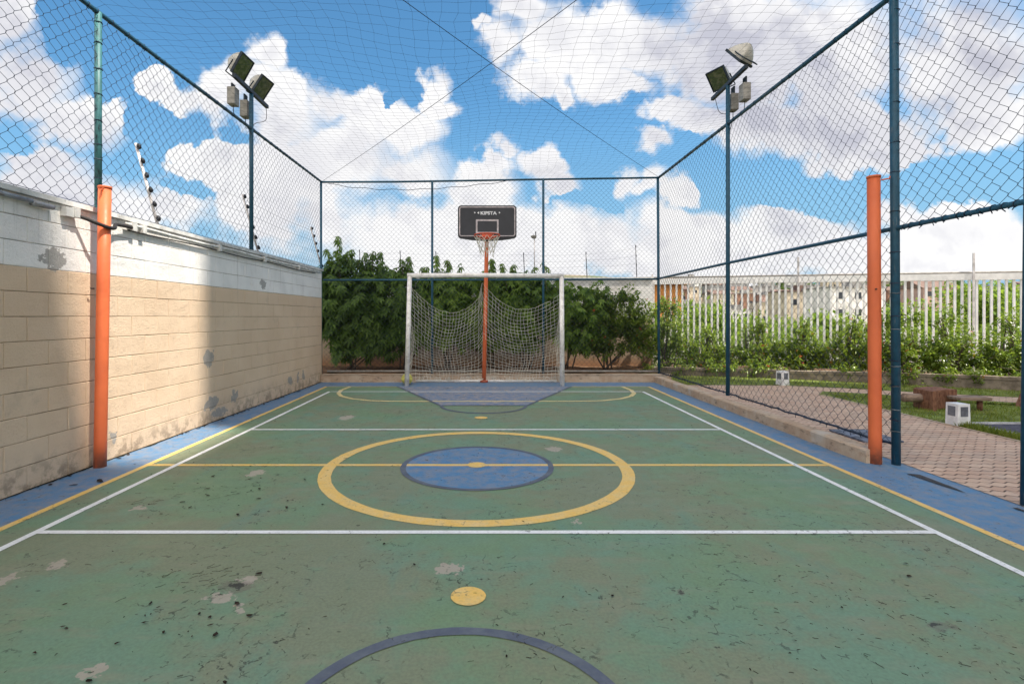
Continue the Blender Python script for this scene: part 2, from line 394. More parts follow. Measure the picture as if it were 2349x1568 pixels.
def ribbon(mb, pts, w, z, closed=False):
    """flat painted band along a ground polyline"""
    n = len(pts); L = []; Rr = []
    for i, p in enumerate(pts):
        a = pts[(i-1) % n] if (closed or i) else p; b = pts[(i+1) % n] if (closed or i < n-1) else p
        d1 = Vector((p[0]-a[0], p[1]-a[1])); d2 = Vector((b[0]-p[0], b[1]-p[1]))
        d1 = d1.normalized() if d1.length else d2.normalized(); d2 = d2.normalized() if d2.length else d1
        nn = Vector((-(d1+d2).y, (d1+d2).x)).normalized(); k = w/2/max(.4, nn.dot(Vector((-d1.y, d1.x))))
        j = 1+R.uniform(-.05, .05)
        L.append((p[0]+nn.x*k*j, p[1]+nn.y*k*j, z)); Rr.append((p[0]-nn.x*k*j, p[1]-nn.y*k*j, z))
    m = n if closed else n-1
    mb.add(L+Rr, [(i, n+i, n+(i+1) % n, (i+1) % n) for i in range(m)])
def dense(pts, step=.25):
    out = []
    for a, b in zip(pts, pts[1:]):
        k = max(1, int(math.dist(a, b)/step))
        out += [(a[0]+(b[0]-a[0])*i/k, a[1]+(b[1]-a[1])*i/k) for i in range(k)]
    return out+[pts[-1]]
def arc(cx, cy, r, a0, a1, n=48):
    return [(cx+r*math.cos(math.radians(a0+(a1-a0)*i/n)), cy+r*math.sin(math.radians(a0+(a1-a0)*i/n))) for i in range(n+1)]
def disc(name, cx, cy, r, z, mat, n=40):
    return sheet(name, [(cx+r*math.cos(2*PI*k/n)*(1+R.uniform(-.012, .012)), cy+r*math.sin(2*PI*k/n)*(1+R.uniform(-.012, .012))) for k in range(n)], z, mat)

def wx(y): return -3.71+(y-3.97)*.024
# ------------------------------------------------------------------ court floor and markings
fl = MB()
nx, ny = 16, 30
for j in range(ny+1):
    for i in range(nx+1): fl.v.append((-4.2+8.15*i/nx, -4+15.5*j/ny, 0))
for j in range(ny):
    for i in range(nx): fl.f.append((j*(nx+1)+i, j*(nx+1)+i+1, (j+1)*(nx+1)+i+1, (j+1)*(nx+1)+i)); fl.mi.append(0)
struct(fl.build('court_floor', M['court']))
YL, YR, YB = -3.20, 3.245, 10.42
sheet('court_border', [(-4.2, -4), (YL, -4), (YL, 11.5), (-4.2, 11.5)], .0012, M['blue'])
sheet('court_border', [(YR, -4), (3.97, -4), (3.97, 5.0), (3.95, 11.5), (YR, 11.5)], .0012, M['blue'])
sheet('court_border', [(YL, YB), (YR, YB), (YR, 11.5), (YL, 11.5)], .0012, M['blue'])
KX = -.04
sheet('court_key', [(KX-.66, 8.2), (KX+.66, 8.2), (KX+1.72, YB), (KX-1.72, YB)], .0012, M['blue_worn'])
mb = MB()
ribbon(mb, dense([(YL, -4), (YL, YB)]), .058, .0021); ribbon(mb, dense([(YR, -4), (YR, YB)]), .058, .0021)
ribbon(mb, dense([(-3.18, 4.91), (3.21, 4.91)]), .062, .0024)
ribbon(mb, arc(-.085, 4.895, 1.375, 0, 360, 96)[:-1], .112, .0027, closed=True)
struct(mb.build('yellow_line', M['yellow_line']))
mb = MB()
ribbon(mb, dense([(YL+.03, YB), (KX-1.75, YB)]), .05, .0026); ribbon(mb, dense([(KX+1.75, YB), (YR-.03, YB)]), .05, .0026)
pen = [(-2.72, 10.39), (-2.76, 9.9), (-2.70, 9.5), (-2.55, 9.16), (-2.3, 8.88), (-1.95, 8.68), (-1.6, 8.61), (-.8, 8.6)]
ribbon(mb, dense(pen+[(-x, y) for x, y in reversed(pen)], .15), .075, .0029)
struct(mb.build('penalty_line', M['pale_yellow']))
mb = MB()
ribbon(mb, dense([(-2.925, -4), (-2.925, 9.71)]), .05, .0031); ribbon(mb, dense([(2.92, -4), (2.92, 9.71)]), .05, .0031)
ribbon(mb, dense([(-2.9, 9.71), (2.895, 9.71)]), .05, .0034)
for y in (3.38, 6.45): ribbon(mb, dense([(-2.9, y), (2.895, y)]), .05, .0034)
struct(mb.build('white_line', M['white_line']))
disc('centre_spot_field', -.085, 4.895, .68, .0018, M['blue'], 64)
mb = MB()
ribbon(mb, arc(-.085, 4.895, .69, 0, 360, 72)[:-1], .05, .0040, closed=True)
ribbon(mb, arc(-.10, 1.675, .64, -60, 240, 60), .055, .0040)
ribbon(mb, arc(KX, 8.2, .66, 180, 360, 40), .055, .0040)
ribbon(mb, dense([(KX-.66, 8.2), (KX+.66, 8.2)]), .05, .0044)
ribbon(mb, dense([(KX-.68, 8.18), (KX-1.74, YB)]), .05, .0044); ribbon(mb, dense([(KX+.68, 8.18), (KX+1.74, YB)]), .05, .0044)
struct(mb.build('grey_line', M['dark_line']))
for (x, y, r) in ((-.09, 2.605, .088), (-.072, 7.2, .09), (-.09, 4.91, .088)): disc('court_spot', x, y, r, .0048, M['yellow_line'])
mb = MB(); mb.add([(3.74, 4.63, .007), (3.83, 4.60, .007), (3.82, 4.25, .007), (3.80, 4.12, .007), (3.765, 4.3, .007)], [(0, 1, 2, 3, 4)])
mb.add([(3.84, 3.80, .007), (3.88, 3.8, .007), (3.87, 3.62, .007)], [(0, 1, 2)]); struct(mb.build('border_crack', paint('crack_filler', (.05, .048, .05, 1), .8, .3, 20)))

# litter: dead leaves, twigs and scraps
mb = MB()
def scrap(x, y, s, e):
    a = R.uniform(0, 2*PI); n = R.randint(5, 8); ca, sa = math.cos(a), math.sin(a); vs = []
    for k in range(n):
        q = 2*PI*k/n; rr = s*R.uniform(.55, 1.2); px, py = rr*math.cos(q), rr*e*math.sin(q)
        vs.append((x+px*ca-py*sa, y+px*sa+py*ca, .0075+R.uniform(0, .004)))
    mb.add(vs+[(x, y, .013)], [(k, (k+1) % n, n) for k in range(n)])
for i in range(110):
    y = 1.9+9*R.random()**1.5; scrap(R.uniform(-3.4, 3.4), y, R.uniform(.005, .016), R.uniform(.2, .8))
for i in range(26):
    scrap(R.gauss(-2.1, .38), R.gauss(4.05, .38), R.uniform(.006, .026), R.uniform(.2, .6))
for i in range(26): scrap(R.gauss(-1.6, .25), R.gauss(2.35, .22), R.uniform(.006, .02), R.uniform(.2, .7))
for i in range(90):
    y = R.uniform(3, 11); scrap(-3.68+(y-3.97)*.024+abs(R.gauss(0, .03)), y, R.uniform(.01, .035), R.uniform(.3, .8))
def sliver(x, y, a, L, w):
    n = 4; pts = []; px, py = x, y
    for k in range(n): pts.append((px, py)); px += L/n*math.cos(a); py += L/n*math.sin(a); a += R.uniform(-.6, .6)
    o = [(p[0]-w*math.sin(a)*(1-.6*abs(k-1.5)/1.5), p[1]+w*math.cos(a)*(1-.6*abs(k-1.5)/1.5), .0062) for k, p in enumerate(pts)]
    mb.add(o+[(p[0], p[1], .0085) for p in pts], [(k, k+1, n+k+1, n+k) for k in range(n-1)])
for c_ in range(95):
    cx, cy = R.uniform(-2.9, 3.1), 1.7+8*R.random()**1.7; a0 = R.uniform(0, PI); sp_ = R.uniform(.05, .3)
    if R.random() < .3: cx = R.uniform(.2, 2.2); cy = R.uniform(1.8, 3.2)
    for k in range(R.randint(2, 11)):
        sliver(cx+R.gauss(0, sp_), cy+R.gauss(0, sp_), a0+R.gauss(0, .7), R.uniform(.006, .034)*(1.7 if R.random() < .1 else 1), R.uniform(.0007, .0020))
for k in range(26):
    q = R.random(); sliver(-2.75+1.0*q+R.gauss(0, .10), 3.75+.75*q+R.gauss(0, .14), math.radians(35)+R.gauss(0, .3), R.uniform(.03, .13), R.uniform(.002, .010))
for k in range(60): sliver(R.gauss(-1.55, .14), R.gauss(2.75, .09), math.radians(40)+R.gauss(0, .5), R.uniform(.015, .07), R.uniform(.0008, .0022))
scrap(-3.28, 4.42, .07, .35); scrap(-3.42, 4.31, .03, .4)
tag(mb.build('leaf_litter', M['litter']), 'dark dead leaves and twigs scattered on the court', 'leaf litter', kind='stuff')

mb = MB(); L_ = []; R_ = []  # irregular dark strip along the foot of the block wall
for k in range(120):
    y = 1.5+9.6*k/119; x = wx(y); L_.append((x-.02, y, .0055)); R_.append((x+.012+abs(R.gauss(0, .018)), y, .0055))
mb.add(L_+R_, [(k, 120+k, 121+k, k+1) for k in range(119)]); struct(mb.build('wall_base_strip', paint('wall_base_dark', (.035, .032, .022, 1), .95, .4, 20, .1)))
# ------------------------------------------------------------------ kerbs
def rough_bar(name, a, b, w, h, label_parent=None, z0=-.02):
    """concrete kerb along a->b (its inner face on the line), slightly uneven"""
    a, b = Vector(a), Vector(b); d = (b-a); L = d.length; d.normalize(); nrm = Vector((d.y, -d.x)); n = int(L/.22)
    mb = MB(); prof = [(0, z0), (.006, h*.75), (.018, h), (w-.015, h+.003), (w, h-.015), (w, z0)]; k = len(prof)
    for i in range(n+1):
        p = a+d*(L*i/n); jx = R.uniform(-.006, .006)
        for (o, z) in prof: q = p+nrm*(o+jx+R.uniform(-.004, .004)); mb.v.append((q.x, q.y, z+(R.uniform(-.005, .005) if z > 0 else 0)))
    for i in range(n):
        for j in range(k-1): mb.f.append((i*k+j, (i+1)*k+j, (i+1)*k+j+1, i*k+j+1)); mb.mi.append(0)
    mb.f.append(tuple(range(k))); mb.mi.append(0); mb.f.append(tuple(n*k+j for j in reversed(range(k)))); mb.mi.append(0)
    return struct(mb.build(name, M['kerb']))
rough_bar('kerb', (3.745, 11.30), (3.782, 4.965), .165, .132)       # runs towards the camera, outer side +X
k2 = rough_bar('kerb', (3.95, 11.315), (-3.53, 11.315), -.22, .158)

# ------------------------------------------------------------------ left block wall
W0, W1 = -2.2, 11.16
wall = thing('block_wall', (wx(5), 5, 0), 'long painted concrete block wall, white band over beige, with patched grey spots', 'wall')
ang = math.atan(.024)
T = Matrix.Translation((wx(W0), W0, 0)) @ Matrix.Rotation(-ang, 4, 'Z')     # local: +y along wall, -x into the wall
LW = (W1-W0)/math.cos(ang)
mb = MB(); mb.box((-.19, 0, -.05), (-.009, LW, 2.37), T=T); mb.build('core', M['mortar'], wall)
mb = MB()
c0 = [0]*8
for row in range(12):
    z0, z1 = row*.2+.0022, row*.2+.1978
    y = -.2 if row % 2 else 0
    while y < LW:
        ya, yb = max(y+.0013, 0), min(y+.3987, LW-.001)
        if yb-ya > .05:
            d = R.uniform(-.0015, .0015); c = .0045; j = lambda: R.uniform(-.0015, .0015)
            zt = min(z1, 2.375)
            a = [(-.03, ya, z0), (-.03, yb, z0), (-.03, yb, zt), (-.03, ya, zt)]
            m_ = [(d-c+j(), ya, z0+j()), (d-c+j(), yb, z0+j()), (d-c+j(), yb, zt+j()), (d-c+j(), ya, zt+j())]
            f = [(d, ya+c+j(), z0+c+j()), (d, yb-c+j(), z0+c+j()), (d, yb-c+j(), zt-c+j()), (d, ya+c+j(), zt-c+j())]
            vs = [tuple(T @ Vector(p)) for p in a+m_+f]; fs = [(8, 9, 10, 11)]
            for k in range(4): k2_ = (k+1) % 4; fs += [(k, k2_, 4+k2_, 4+k), (4+k, 4+k2_, 8+k2_, 8+k)]
            mb.add(vs, fs)
        y += .4
mb.build('block_face', M['block'], wall)
mb = MB(); mb.box((-.192, LW-.001, -.05), (.002, LW+.012, 2.372), T=T); mb.build('end_plaster', M['block'], wall)
mb = MB()
n = 60
for i in range(n):
    ya, yb = LW*i/n, LW*(i+1)/n+(.03 if i == n-1 else 0); dz = .0
    mb.box((-.235, ya, 2.376), (.035, yb, 2.418+R.uniform(-.002, .002)), T=T)
mb.build('coping', M['coping'], wall)

# conduit under the coping, with clips; hose looping round the orange pole
cd = thing('conduit_pipe', (wx(7), 7, 2.3), 'thin grey conduit pipes clipped under the white wall coping', 'pipe')
def wp_(s, off, z): return tuple(T @ Vector((off, s, z)))
S = lambda y: (y-W0)/math.cos(ang)
mb = MB(); mb.tube([wp_(S(y), .035, 2.325+.012*math.sin(y*2.1)) for y in [3+.3*i for i in range(5)]], .019, 8)
mb.tube([wp_(S(y), .035, 2.318+.006*math.sin(y*3)) for y in [4.2+.2*i for i in range(2)]], .023, 8)
mb.build('pipe', M['pipe'], cd, True)
mb = MB(); mb.tube([wp_(S(y), .045, 2.332+.006*math.sin(y*2.7)) for y in [5.25+.3*i for i in range(20)]], .016, 8); mb.build('pipe', M['coping'], cd, True)
mb = MB(); mb.tube([wp_(S(y), .03, 2.285+.008*math.sin(y*3.1)) for y in [5.3+.3*i for i in range(19)]], .008, 6); mb.build('pipe', M['hose'], cd, True)
for y in (3.5, 4.62, 5.35, 5.5, 7.0, 8.35, 9.8):
    b_ = MB(); b_.box((0.004, S(y)-.03, 2.28), (.07, S(y)+.03, 2.365), T=T); b_.build('clip', M['coping'], cd)
b_ = MB(); b_.box((.004, S(4.56)-.05, 2.275), (.06, S(4.56)+.05, 2.355), T=T); b_.build('junction_box', M['coping'], cd)
mb = MB()
pts = [wp_(S(4.62), .03, 2.30), wp_(S(4.68), .08, 2.285), wp_(S(4.75), .145, 2.25), wp_(S(4.83), .19, 2.225), wp_(S(4.92), .175, 2.235), wp_(S(5.0), .12, 2.27), wp_(S(5.1), .07, 2.30), wp_(S(5.35), .05, 2.31)]
def smooth_pts(p, k=6):
    out = []; p = [Vector(q) for q in p]
    for i in range(len(p)-1):
        a, b, c, d = p[max(i-1, 0)], p[i], p[i+1], p[min(i+2, len(p)-1)]
        for j in range(k):
            t = j/k; out.append(.5*((2*b)+(c-a)*t+(2*a-5*b+4*c-d)*t*t+(3*b-a-3*c+d)*t**3))
    return out+[p[-1]]
mb.tube(smooth_pts(pts), .017, 8)
tag(mb.build('black_hose', M['hose'], smooth=True), 'black hose bent round the front of the orange pole by the block wall', 'hose')

# ------------------------------------------------------------------ orange net poles
def net_pole(base, h, r, lean, label):
    t = thing('net_pole', base, label, 'pole', 'orange volleyball net poles')
    mb = MB(); x, y, z = base
    mb.tube([(x+lean*q, y, z+h*q) for q in (0, .1, .35, .65, 1)], r, 20); mb.build('tube', M['orange'], t, True)
    mb = MB(); T_ = Matrix.Translation((x+lean, y, h)); mb.lathe([(r+.004, -.02), (r+.006, -.004), (r+.003, .002), (r-.02, .006)], (0, 0, 0), 20, T=T_); mb.build('cap', M['orange'], t, True)
    mb = MB(); mb.tube([(x+r*.6, y-r*.7, h-.045), (x+r*1.5, y-r*1.3, h-.04), (x+r*1.6, y-r*1.3, h-.02)], .007, 6); mb.build('hook', M['orange'], t)
    mb = MB(); mb.tube([(x-r*.5, y-r*.75, 1.66), (x-r*.7, y-r*1.25, 1.66)], .008, 6); mb.build('bolt', M['hose'], t)
net_pole((-3.60, 4.85, 0), 2.61, .052, .045, 'orange steel pole standing against the beige block wall')
net_pole((3.715, 4.97, 0), 2.74, .054, -.015, 'orange steel pole beside the teal fence post at the kerb end')

# ------------------------------------------------------------------ chain-link fences
def chain(mb, P, s0, s1, z0, z1, r=.0023, cell=.064):
    """woven wire: zigzag strands with rounded bends that hook into their neighbours"""
    n = int((s1-s0)/cell)
    for i in range(n):
        sa = s0+i*cell; za = z0(sa) if callable(z0) else z0; zb = z1(sa) if callable(z1) else z1
        k = int((zb-za)/cell); pts = []
        for j in range(k+1):
            side = (i+j) % 2; dirn = 1 if side else -1
            s = sa+side*cell+.0035*dirn
            wv = .010*math.sin(s*2.3+za)+.006*math.sin(za+j*.21+s*1.1)
            js, jz = .006*math.sin(j*.37+i*.05)+R.uniform(-.0035, .0035), .008*math.sin(s*3.1)+R.uniform(-.0035, .0035)
            b = cell*.15
            pts.append(P(s-b*.55*dirn+js, za+j*cell-b+jz, wv-.003)); pts.append(P(s-b*.55*dirn+js, za+j*cell+b+jz, wv+.003))
        mb.tube(pts, r, 3, cap=False)
def ties(mb, P, s, z0, z1, rp, step=.42):
    z = z0+R.uniform(.05, .25)
    while z < z1:
        c = Vector(P(s, z, 0)); mb.tube([c+Vector((rp*math.cos(a), rp*math.sin(a), R.uniform(-.006, .006))) for a in [2*PI*q/8 for q in range(8)]], .0045, 4, closed=True)
        z += step*R.uniform(.7, 1.3)
def rail_wrap(mb, pts, r, step=.16, rad=.0035):
    """wire curls where the mesh is laced to a rail"""
    a, b = Vector(pts[0]), Vector(pts[1]); L = (b-a).length; d = (b-a).normalized(); u = d.cross(Vector((0, 0, 1))).normalized(); w = u.cross(d); s = .1
    while s < L:
        c = a+d*s; t0 = R.uniform(0, 2*PI)
        mb.tube([c+(u*math.cos(t0+q)+w*math.sin(t0+q))*r+d*(q*.006) for q in (0, .9, 1.8, 2.7, 3.6, 4.5, 5.4)]+[c+d*.03+w*R.uniform(-.05, -.02)+u*R.uniform(-.02, .02)], rad, 4)
        s += step*R.uniform(.6, 1.5)
# left fence on the wall top
lf = thing('chain_link_fence', (wx(6)-.08, 6, 2.42), 'chain-link fence on teal posts standing on top of the block wall', 'fence', 'chain-link fences of the court')
PLf = lambda s, z, w=0: (wx(s)-.075+w, s, z)
LT = 4.345
for y, mt in ((1.9, 'teal_old'), (5.04, 'teal_old'), (11.36, 'teal')):
    mb = MB(); mb.tube([PLf(y, 2.40 if y < 11 else .16), PLf(y, LT)], .031 if y < 11 else .026, 12); mb.build('post', M[mt], lf, True)
mb = MB(); mb.tube([PLf(-1.5, LT), PLf(5, LT), PLf(11.36, LT)], .024, 10); mb.build('top_rail', M['teal'], lf, True)
mb = MB(); chain(mb, PLf, -1.2, 11.33, 2.43, LT); rail_wrap(mb, (PLf(1, LT), PLf(11.3, LT)), .027); ties(mb, PLf, 5.04, 2.5, LT, .034, .2)
mb.tube([PLf(-1, 2.47), PLf(5, 2.455), PLf(11.3, 2.45)], .003, 5); mb.build('wire_mesh', M['wire'], lf)
# right fence on the kerb
rf = thing('chain_link_fence', (3.85, 8, .15), 'tall chain-link fence along the kerb beside the garden path, open gateway at its near end', 'fence', 'chain-link fences of the court')
def rxx(y): return 3.872-(y-4.93)*.0123
PRf = lambda s, z, w=0: (rxx(s)+w, s, z)
RT, RM = 4.455, 2.235
for (y, z0, z1, r) in ((4.93, 0, 4.8, .037), (11.46, .15, RT, .029)):
    mb = MB(); mb.tube([PRf(y, z0, .012), PRf(y, z1*.5), PRf(y, z1, -.012)], r, 14); mb.build('post', M['teal'], rf, True)
mb = MB(); mb.tube([(3.995, 3.85, 0), (4.02, 3.85, RM), (4.045, 3.85, RT)], .034, 14); mb.build('post', M['teal'], rf, True)
mb = MB(); mb.tube([PRf(0, RT), PRf(11.46, RT)], .027, 10); mb.build('top_rail', M['teal'], rf, True)
mb = MB(); mb.tube([PRf(1.5, RM-.02), PRf(4.93, RM), PRf(8.2, RM+.015), PRf(11.46, RM)], .021, 10); mb.build('middle_rail', M['teal'], rf, True)
mb = MB(); chain(mb, PRf, 4.96, 11.44, .185, RT); chain(mb, PRf, .6, 4.92, RM+.01, RT); mb.tube([PRf(4.95+.16*i, .185+R.uniform(-.012, .01), R.uniform(-.008, .008)) for i in range(41)], .0115, 6)
rail_wrap(mb, (PRf(1.5, RM-.02), PRf(4.9, RM)), .026, .1, .004); rail_wrap(mb, (PRf(4.9, RT), PRf(11.4, RT)), .029, .2); rail_wrap(mb, (PRf(4.97, .19), PRf(11.4, .19)), .016, .12)
ties(mb, PRf, 4.93, .3, 4.7, .040, .33); mb.build('wire_mesh', M['wire'], rf)
for z in (.32, .52, .74, .93, 1.28, 1.62):
    mb = MB(); mb.tube([Vector(PRf(4.93, z+R.uniform(-.004, .004), .006))+Vector((.0385*math.cos(a), .0385*math.sin(a), 0)) for a in [2*PI*q/12 for q in range(12)]], .005, 4, closed=True); mb.build('wire_loop', paint('binding_wire', (.11, .14, .16, 1), .5, .3, 9), rf)
# back fence
bf = thing('chain_link_fence', (0, 11.45, .15), 'chain-link fence behind the goal with bushes pushing through it', 'fence', 'chain-link fences of the court')
zt = lambda x: 4.345+(x+3.6)*(RT-4.345)/7.4
PBf = lambda s, z, w=0: (s, 11.45+w, z)
for x in (-1.19, 1.255):
    mb = MB(); mb.tube([PBf(x, .15), PBf(x, zt(x))], .026, 12); mb.build('post', M['teal'], bf, True)
mb = MB(); mb.tube([(wx(11.36)-.075, 11.4, 4.345), PBf(-2, zt(-2)-.006), PBf(1, zt(1)), PBf(3.79, RT)], .022, 10); mb.build('top_rail', M['teal'], bf, True)
mb = MB(); mb.tube([PBf(-3.58, 2.205), PBf(0, 2.21), PBf(3.79, 2.225)], .021, 10); mb.build('middle_rail', M['teal'], bf, True)
mb = MB(); mb.tube([PBf(-3.5, .20), PBf(0, .205), PBf(3.78, .20)], .02, 8); mb.build('bottom_rail', M['ballast'], bf, True)
mb = MB(); chain(mb, PBf, -3.57, 3.77, .19, zt, .0021, .053); mb.build('wire_mesh', M['wire'], bf)
# slack cord hanging across the back fence
mb = MB(); mb.tube([(-3.45+4.0*q, 11.40, zt(-3.5)-.04+(.07*q)-.62*q*(1-q)*(1.25-.5*q)+.012*math.sin(q*40)) for q in [i/40 for i in range(41)]], .006, 6)
tag(mb.build('slack_cord', M['cable'], smooth=True), 'dark slack cord drooping under the top rail of the back fence', 'cord')

# ------------------------------------------------------------------ overhead net with its two crossing cables
sn = thing('overhead_net', (0, 6, 4.4), 'wide overhead safety net stretched above the court between the fence rails', 'net')
def nz(x, y):
    q = (x+3.7)/7.55; e = max(0, math.sin(PI*min(1, max(0, q)))); yy = min(1, max(0, (11.43-y)/1.6))
    return 4.345+(RT-4.345)*q-e**.8*yy*(.13+.05*math.sin(y*1.3+x)+.03*math.sin(x*2.7+y*.6))
mb = MB(); c = .14
nxl = int(7.5/c); nyl = int(11.6/c)
jit = {}
def npt(i, j):
    k = (i, j)
    if k not in jit:
        y = 11.42-j*c; xa, xb = wx(min(y, 11.36))-.07, rxx(y)-.01; x = xa+(xb-xa)*i/nxl
        edge = 0 if i in (0, nxl) or j == 0 else 1
        x += edge*(.05*math.sin(y*1.9+x*.8)+R.uniform(-.022, .022)); y += edge*(.08*math.sin(x*1.4+y*.5)+.04*math.sin(y*2.6+x*2)+R.uniform(-.022, .022))
        jit[k] = (x, y, nz(x, y))
    return jit[k]
for i in range(nxl+1): mb.tube([npt(i, j) for j in range(nyl+1)], .00105, 3, cap=False)
for j in range(nyl+1): mb.tube([npt(i, j) for i in range(nxl+1)], .00105, 3, cap=False)
mb.build('netting', M['netcord'], sn)
for (a, b) in (((-3.62, 11.4, 4.345), (3.85, .25, RT)), ((3.79, 11.42, RT), (-3.8, .25, 4.345))):
    mb = MB(); a, b = Vector(a), Vector(b); mb.tube([a.lerp(b, q/24)+Vector((0, 0, -.12*math.sin(PI*q/24))) for q in range(25)], .0034, 5); mb.build('cable', M['cable'], sn)

# ------------------------------------------------------------------ floodlight masts
def floodlight(mast, p, face, roll, housing_mat):
    """p: mounting point on the arm; face: direction the glass looks"""
    f = Vector(face).normalized(); up = Vector((0, 0, 1)); s = up.cross(f).normalized(); u = f.cross(s)
    c = Vector(p)+Vector((0, 0, .21))
    Tm = Matrix(((s.x, u.x, f.x, c.x), (s.y, u.y, f.y, c.y), (s.z, u.z, f.z, c.z), (0, 0, 0, 1)))
    mb = MB(); a = .165; k = 12
    rings = []
    for (z, w, sq) in ((.02, 1.0, .12), (-.02, .98, .15), (-.09, .82, .5), (-.15, .62, .8), (-.20, .36, 1), (-.215, .12, 1)):
        rg = []
        for q in range(24):
            t_ = 2*PI*q/24; cx_, sx_ = math.cos(t_), math.sin(t_); e = 2/(2+8*(1-sq)); g = lambda v: math.copysign(abs(v)**e, v)
            rg.append(tuple(Tm @ Vector((a*w*g(cx_), a*w*g(sx_), z))))
        rings.append(rg)
    o = len(mb.v)
    for rg in rings: mb.v.extend(rg)
    for i in range(len(rings)-1):
        for q in range(24): q2 = (q+1) % 24; mb.f.append((i*24+q, (i+1)*24+q, (i+1)*24+q2, i*24+q2)); mb.mi.append(0)
    mb.f.append(tuple((len(rings)-1)*24+q for q in range(24))); mb.mi.append(0)
    hs = mb.build('floodlight', housing_mat, mast, True)
    mb = MB(); g_ = [tuple(Tm @ Vector((x, y, .024))) for x, y in ((-.15, -.15), (.15, -.15), (.15, .15), (-.15, .15))]; h_ = [tuple(Tm @ Vector((x, y, .012))) for x, y in ((-.15, -.15), (.15, -.15), (.15, .15), (-.15, .15))]
    mb.add(g_+h_, [(0, 1, 2, 3), (7, 6, 5, 4)]+[(q, 4+q, 4+(q+1) % 4, (q+1) % 4) for q in range(4)]); mb.build('glass', M['lamp_glass'], hs)
    mb = MB()
    for (x0, x1, y0, y1) in ((-.172, .172, .152, .17), (-.172, .172, -.17, -.152), (-.172, -.154, -.152, .152), (.154, .172, -.152, .152)): mb.box((x0, y0, -.005), (x1, y1, .032), T=Tm)
    mb.build('bezel', M['arm'], hs)
    mb = MB(); mb.tube([Tm @ Vector((-.18, 0, -.04)), Tm @ Vector((-.185, -.2, -.05)), Tm @ Vector((.185, -.2, -.05)), Tm @ Vector((.18, 0, -.04))], .01, 6); mb.build('yoke', M['arm'], hs)
def mast(base, ztop, sx, label, faces, bal):
    t = thing('floodlight_mast', base, label, 'floodlight', 'floodlight masts on the fences')
    x, y, z = base
    mb = MB(); mb.tube([(x, y, z), (x, y, ztop)], .032, 14); mb.build('pole', M['teal'], t, True)
    mb = MB(); mb.box((x-.02, y-.58, ztop), (x+.03, y+.58, ztop+.055)); mb.build('crossarm', M['arm'], t)
    for (dy, face) in faces: floodlight(t, (x+.01, y+dy, ztop+.055), face, 0, M['lamp_body'])
    for (dx, dy, dz) in bal:
        bm_ = MB(); bm_.box((x+dx-.06, y+dy-.075, ztop+dz-.26), (x+dx+.06, y+dy+.075, ztop+dz)); o = bm_.build('ballast_box', M['ballast'], t, bevel=.01)
        bm_ = MB(); bm_.box((x+dx-.01, y+dy-.05, ztop+dz+.001), (x+dx+.01, y+dy+.05, ztop+.001)); bm_.build('bracket', M['arm'], t)
    mb = MB()
    for (dx, dy, dz) in bal: mb.tube(smooth_pts([(x+dx, y+dy, ztop+dz-.26), (x+dx*.9, y+dy*.9, ztop+dz-.42), (x+dx*.4, y+dy*.4, ztop+dz-.44), (x+.03, y, ztop+dz-.62)]), .006, 5)
    mb.tube(smooth_pts([(x+.02, y+.5, ztop), (x+.05, y+.42, ztop-.25), (x+.03, y+.1, ztop-.42), (x+.03, y, ztop-.5)]), .005, 5)
    mb.build('power_cord', M['hose'], t)
mast((wx(8.16)-.075, 8.16, 2.40), 4.89, 1, 'teal floodlight mast with two lamps, green reflections painted on their glass, rising from the block wall fence', [(-.34, (.86, -.06, -.50)), (.36, (.80, -.10, -.58))], [(-.12, -.34, -.06), (-.11, .04, -.10)])
mast((rxx(8.25), 8.25, .15), 5.06, -1, 'teal floodlight mast with tan lamps rising from the kerb fence', [(-.36, (-.42, .60, -.62)), (.34, (-.72, -.36, -.58))], [(.13, -.28, -.10), (.11, .06, -.12)])

# ------------------------------------------------------------------ goal
GY = 10.5
goal = thing('football_goal', (0, GY, 0), 'white tubular football goal with a torn sagging net', 'goal')
xl0, xl1, xr0, xr1, GZ = -1.605, -1.545, 1.535, 1.52, 2.23
mb = MB(); mb.tube([(xl0, GY, .0), (xl1, GY, GZ-.02)], .047, 16); mb.build('post', M['white_paint'], goal, True)
mb = MB(); mb.tube([(xr0, GY, .0), (xr1, GY, GZ-.02)], .047, 16); mb.build('post', M['white_paint'], goal, True)
mb = MB(); mb.tube([(xl1-.045, GY, GZ), (-.3, GY, GZ+.004), (xr1+.045, GY, GZ-.008)], .047, 16); mb.build('crossbar', M['white_paint'], goal, True)
mb = MB(); mb.tube([(-1.5, 11.10, .03), (1.5, 11.11, .03)], .028, 8); mb.build('ground_bar', M['white_paint'], goal, True)
mb = MB()
def anchor(u):
    """height and depth of the net's upper edge at u (0 left post .. .5 pole .. 1 right post)"""
    if u < .47: q = u/.47; return 2.08-.03*q-.93*4*q*(1-q)*.50-.22*q
    q = (u-.47)/.53; return 2.12-.25*q*q-.50*4*q*(1-q)*(1.15-.25*q)
NU, NV = 44, 24
G = {}
for i in range(NU+1):
    u = i/NU
    for j in range(NV+1):
        v = j/NV; x = -1.56+3.08*u; top = anchor(u)
        z = top*(1-v)+.06*v
        y = GY+.03+(.30+.28*math.sin(PI*u)**.5)*(min(1, v*1.6)**.7)
        # sag between the hanging points keeps the horizontal strands curved most of the way down
        w1 = abs(math.sin(PI*(u/.47 if u < .47 else (u-.47)/.53)))
        z -= .10*w1*math.sin(PI*v)
        x += .05*math.sin(v*7+u*5)*w1+.10*(v)*math.sin((u-.47)*9)*(1-abs(2*u-1))
        if u > .86: x += .12*math.sin(PI*v)*(u-.86)/.14*.5
        x += R.uniform(-.011, .011); z += R.uniform(-.011, .011); y += R.uniform(-.02, .02)
        G[i, j] = (x, min(y, 11.27), max(z, .03))
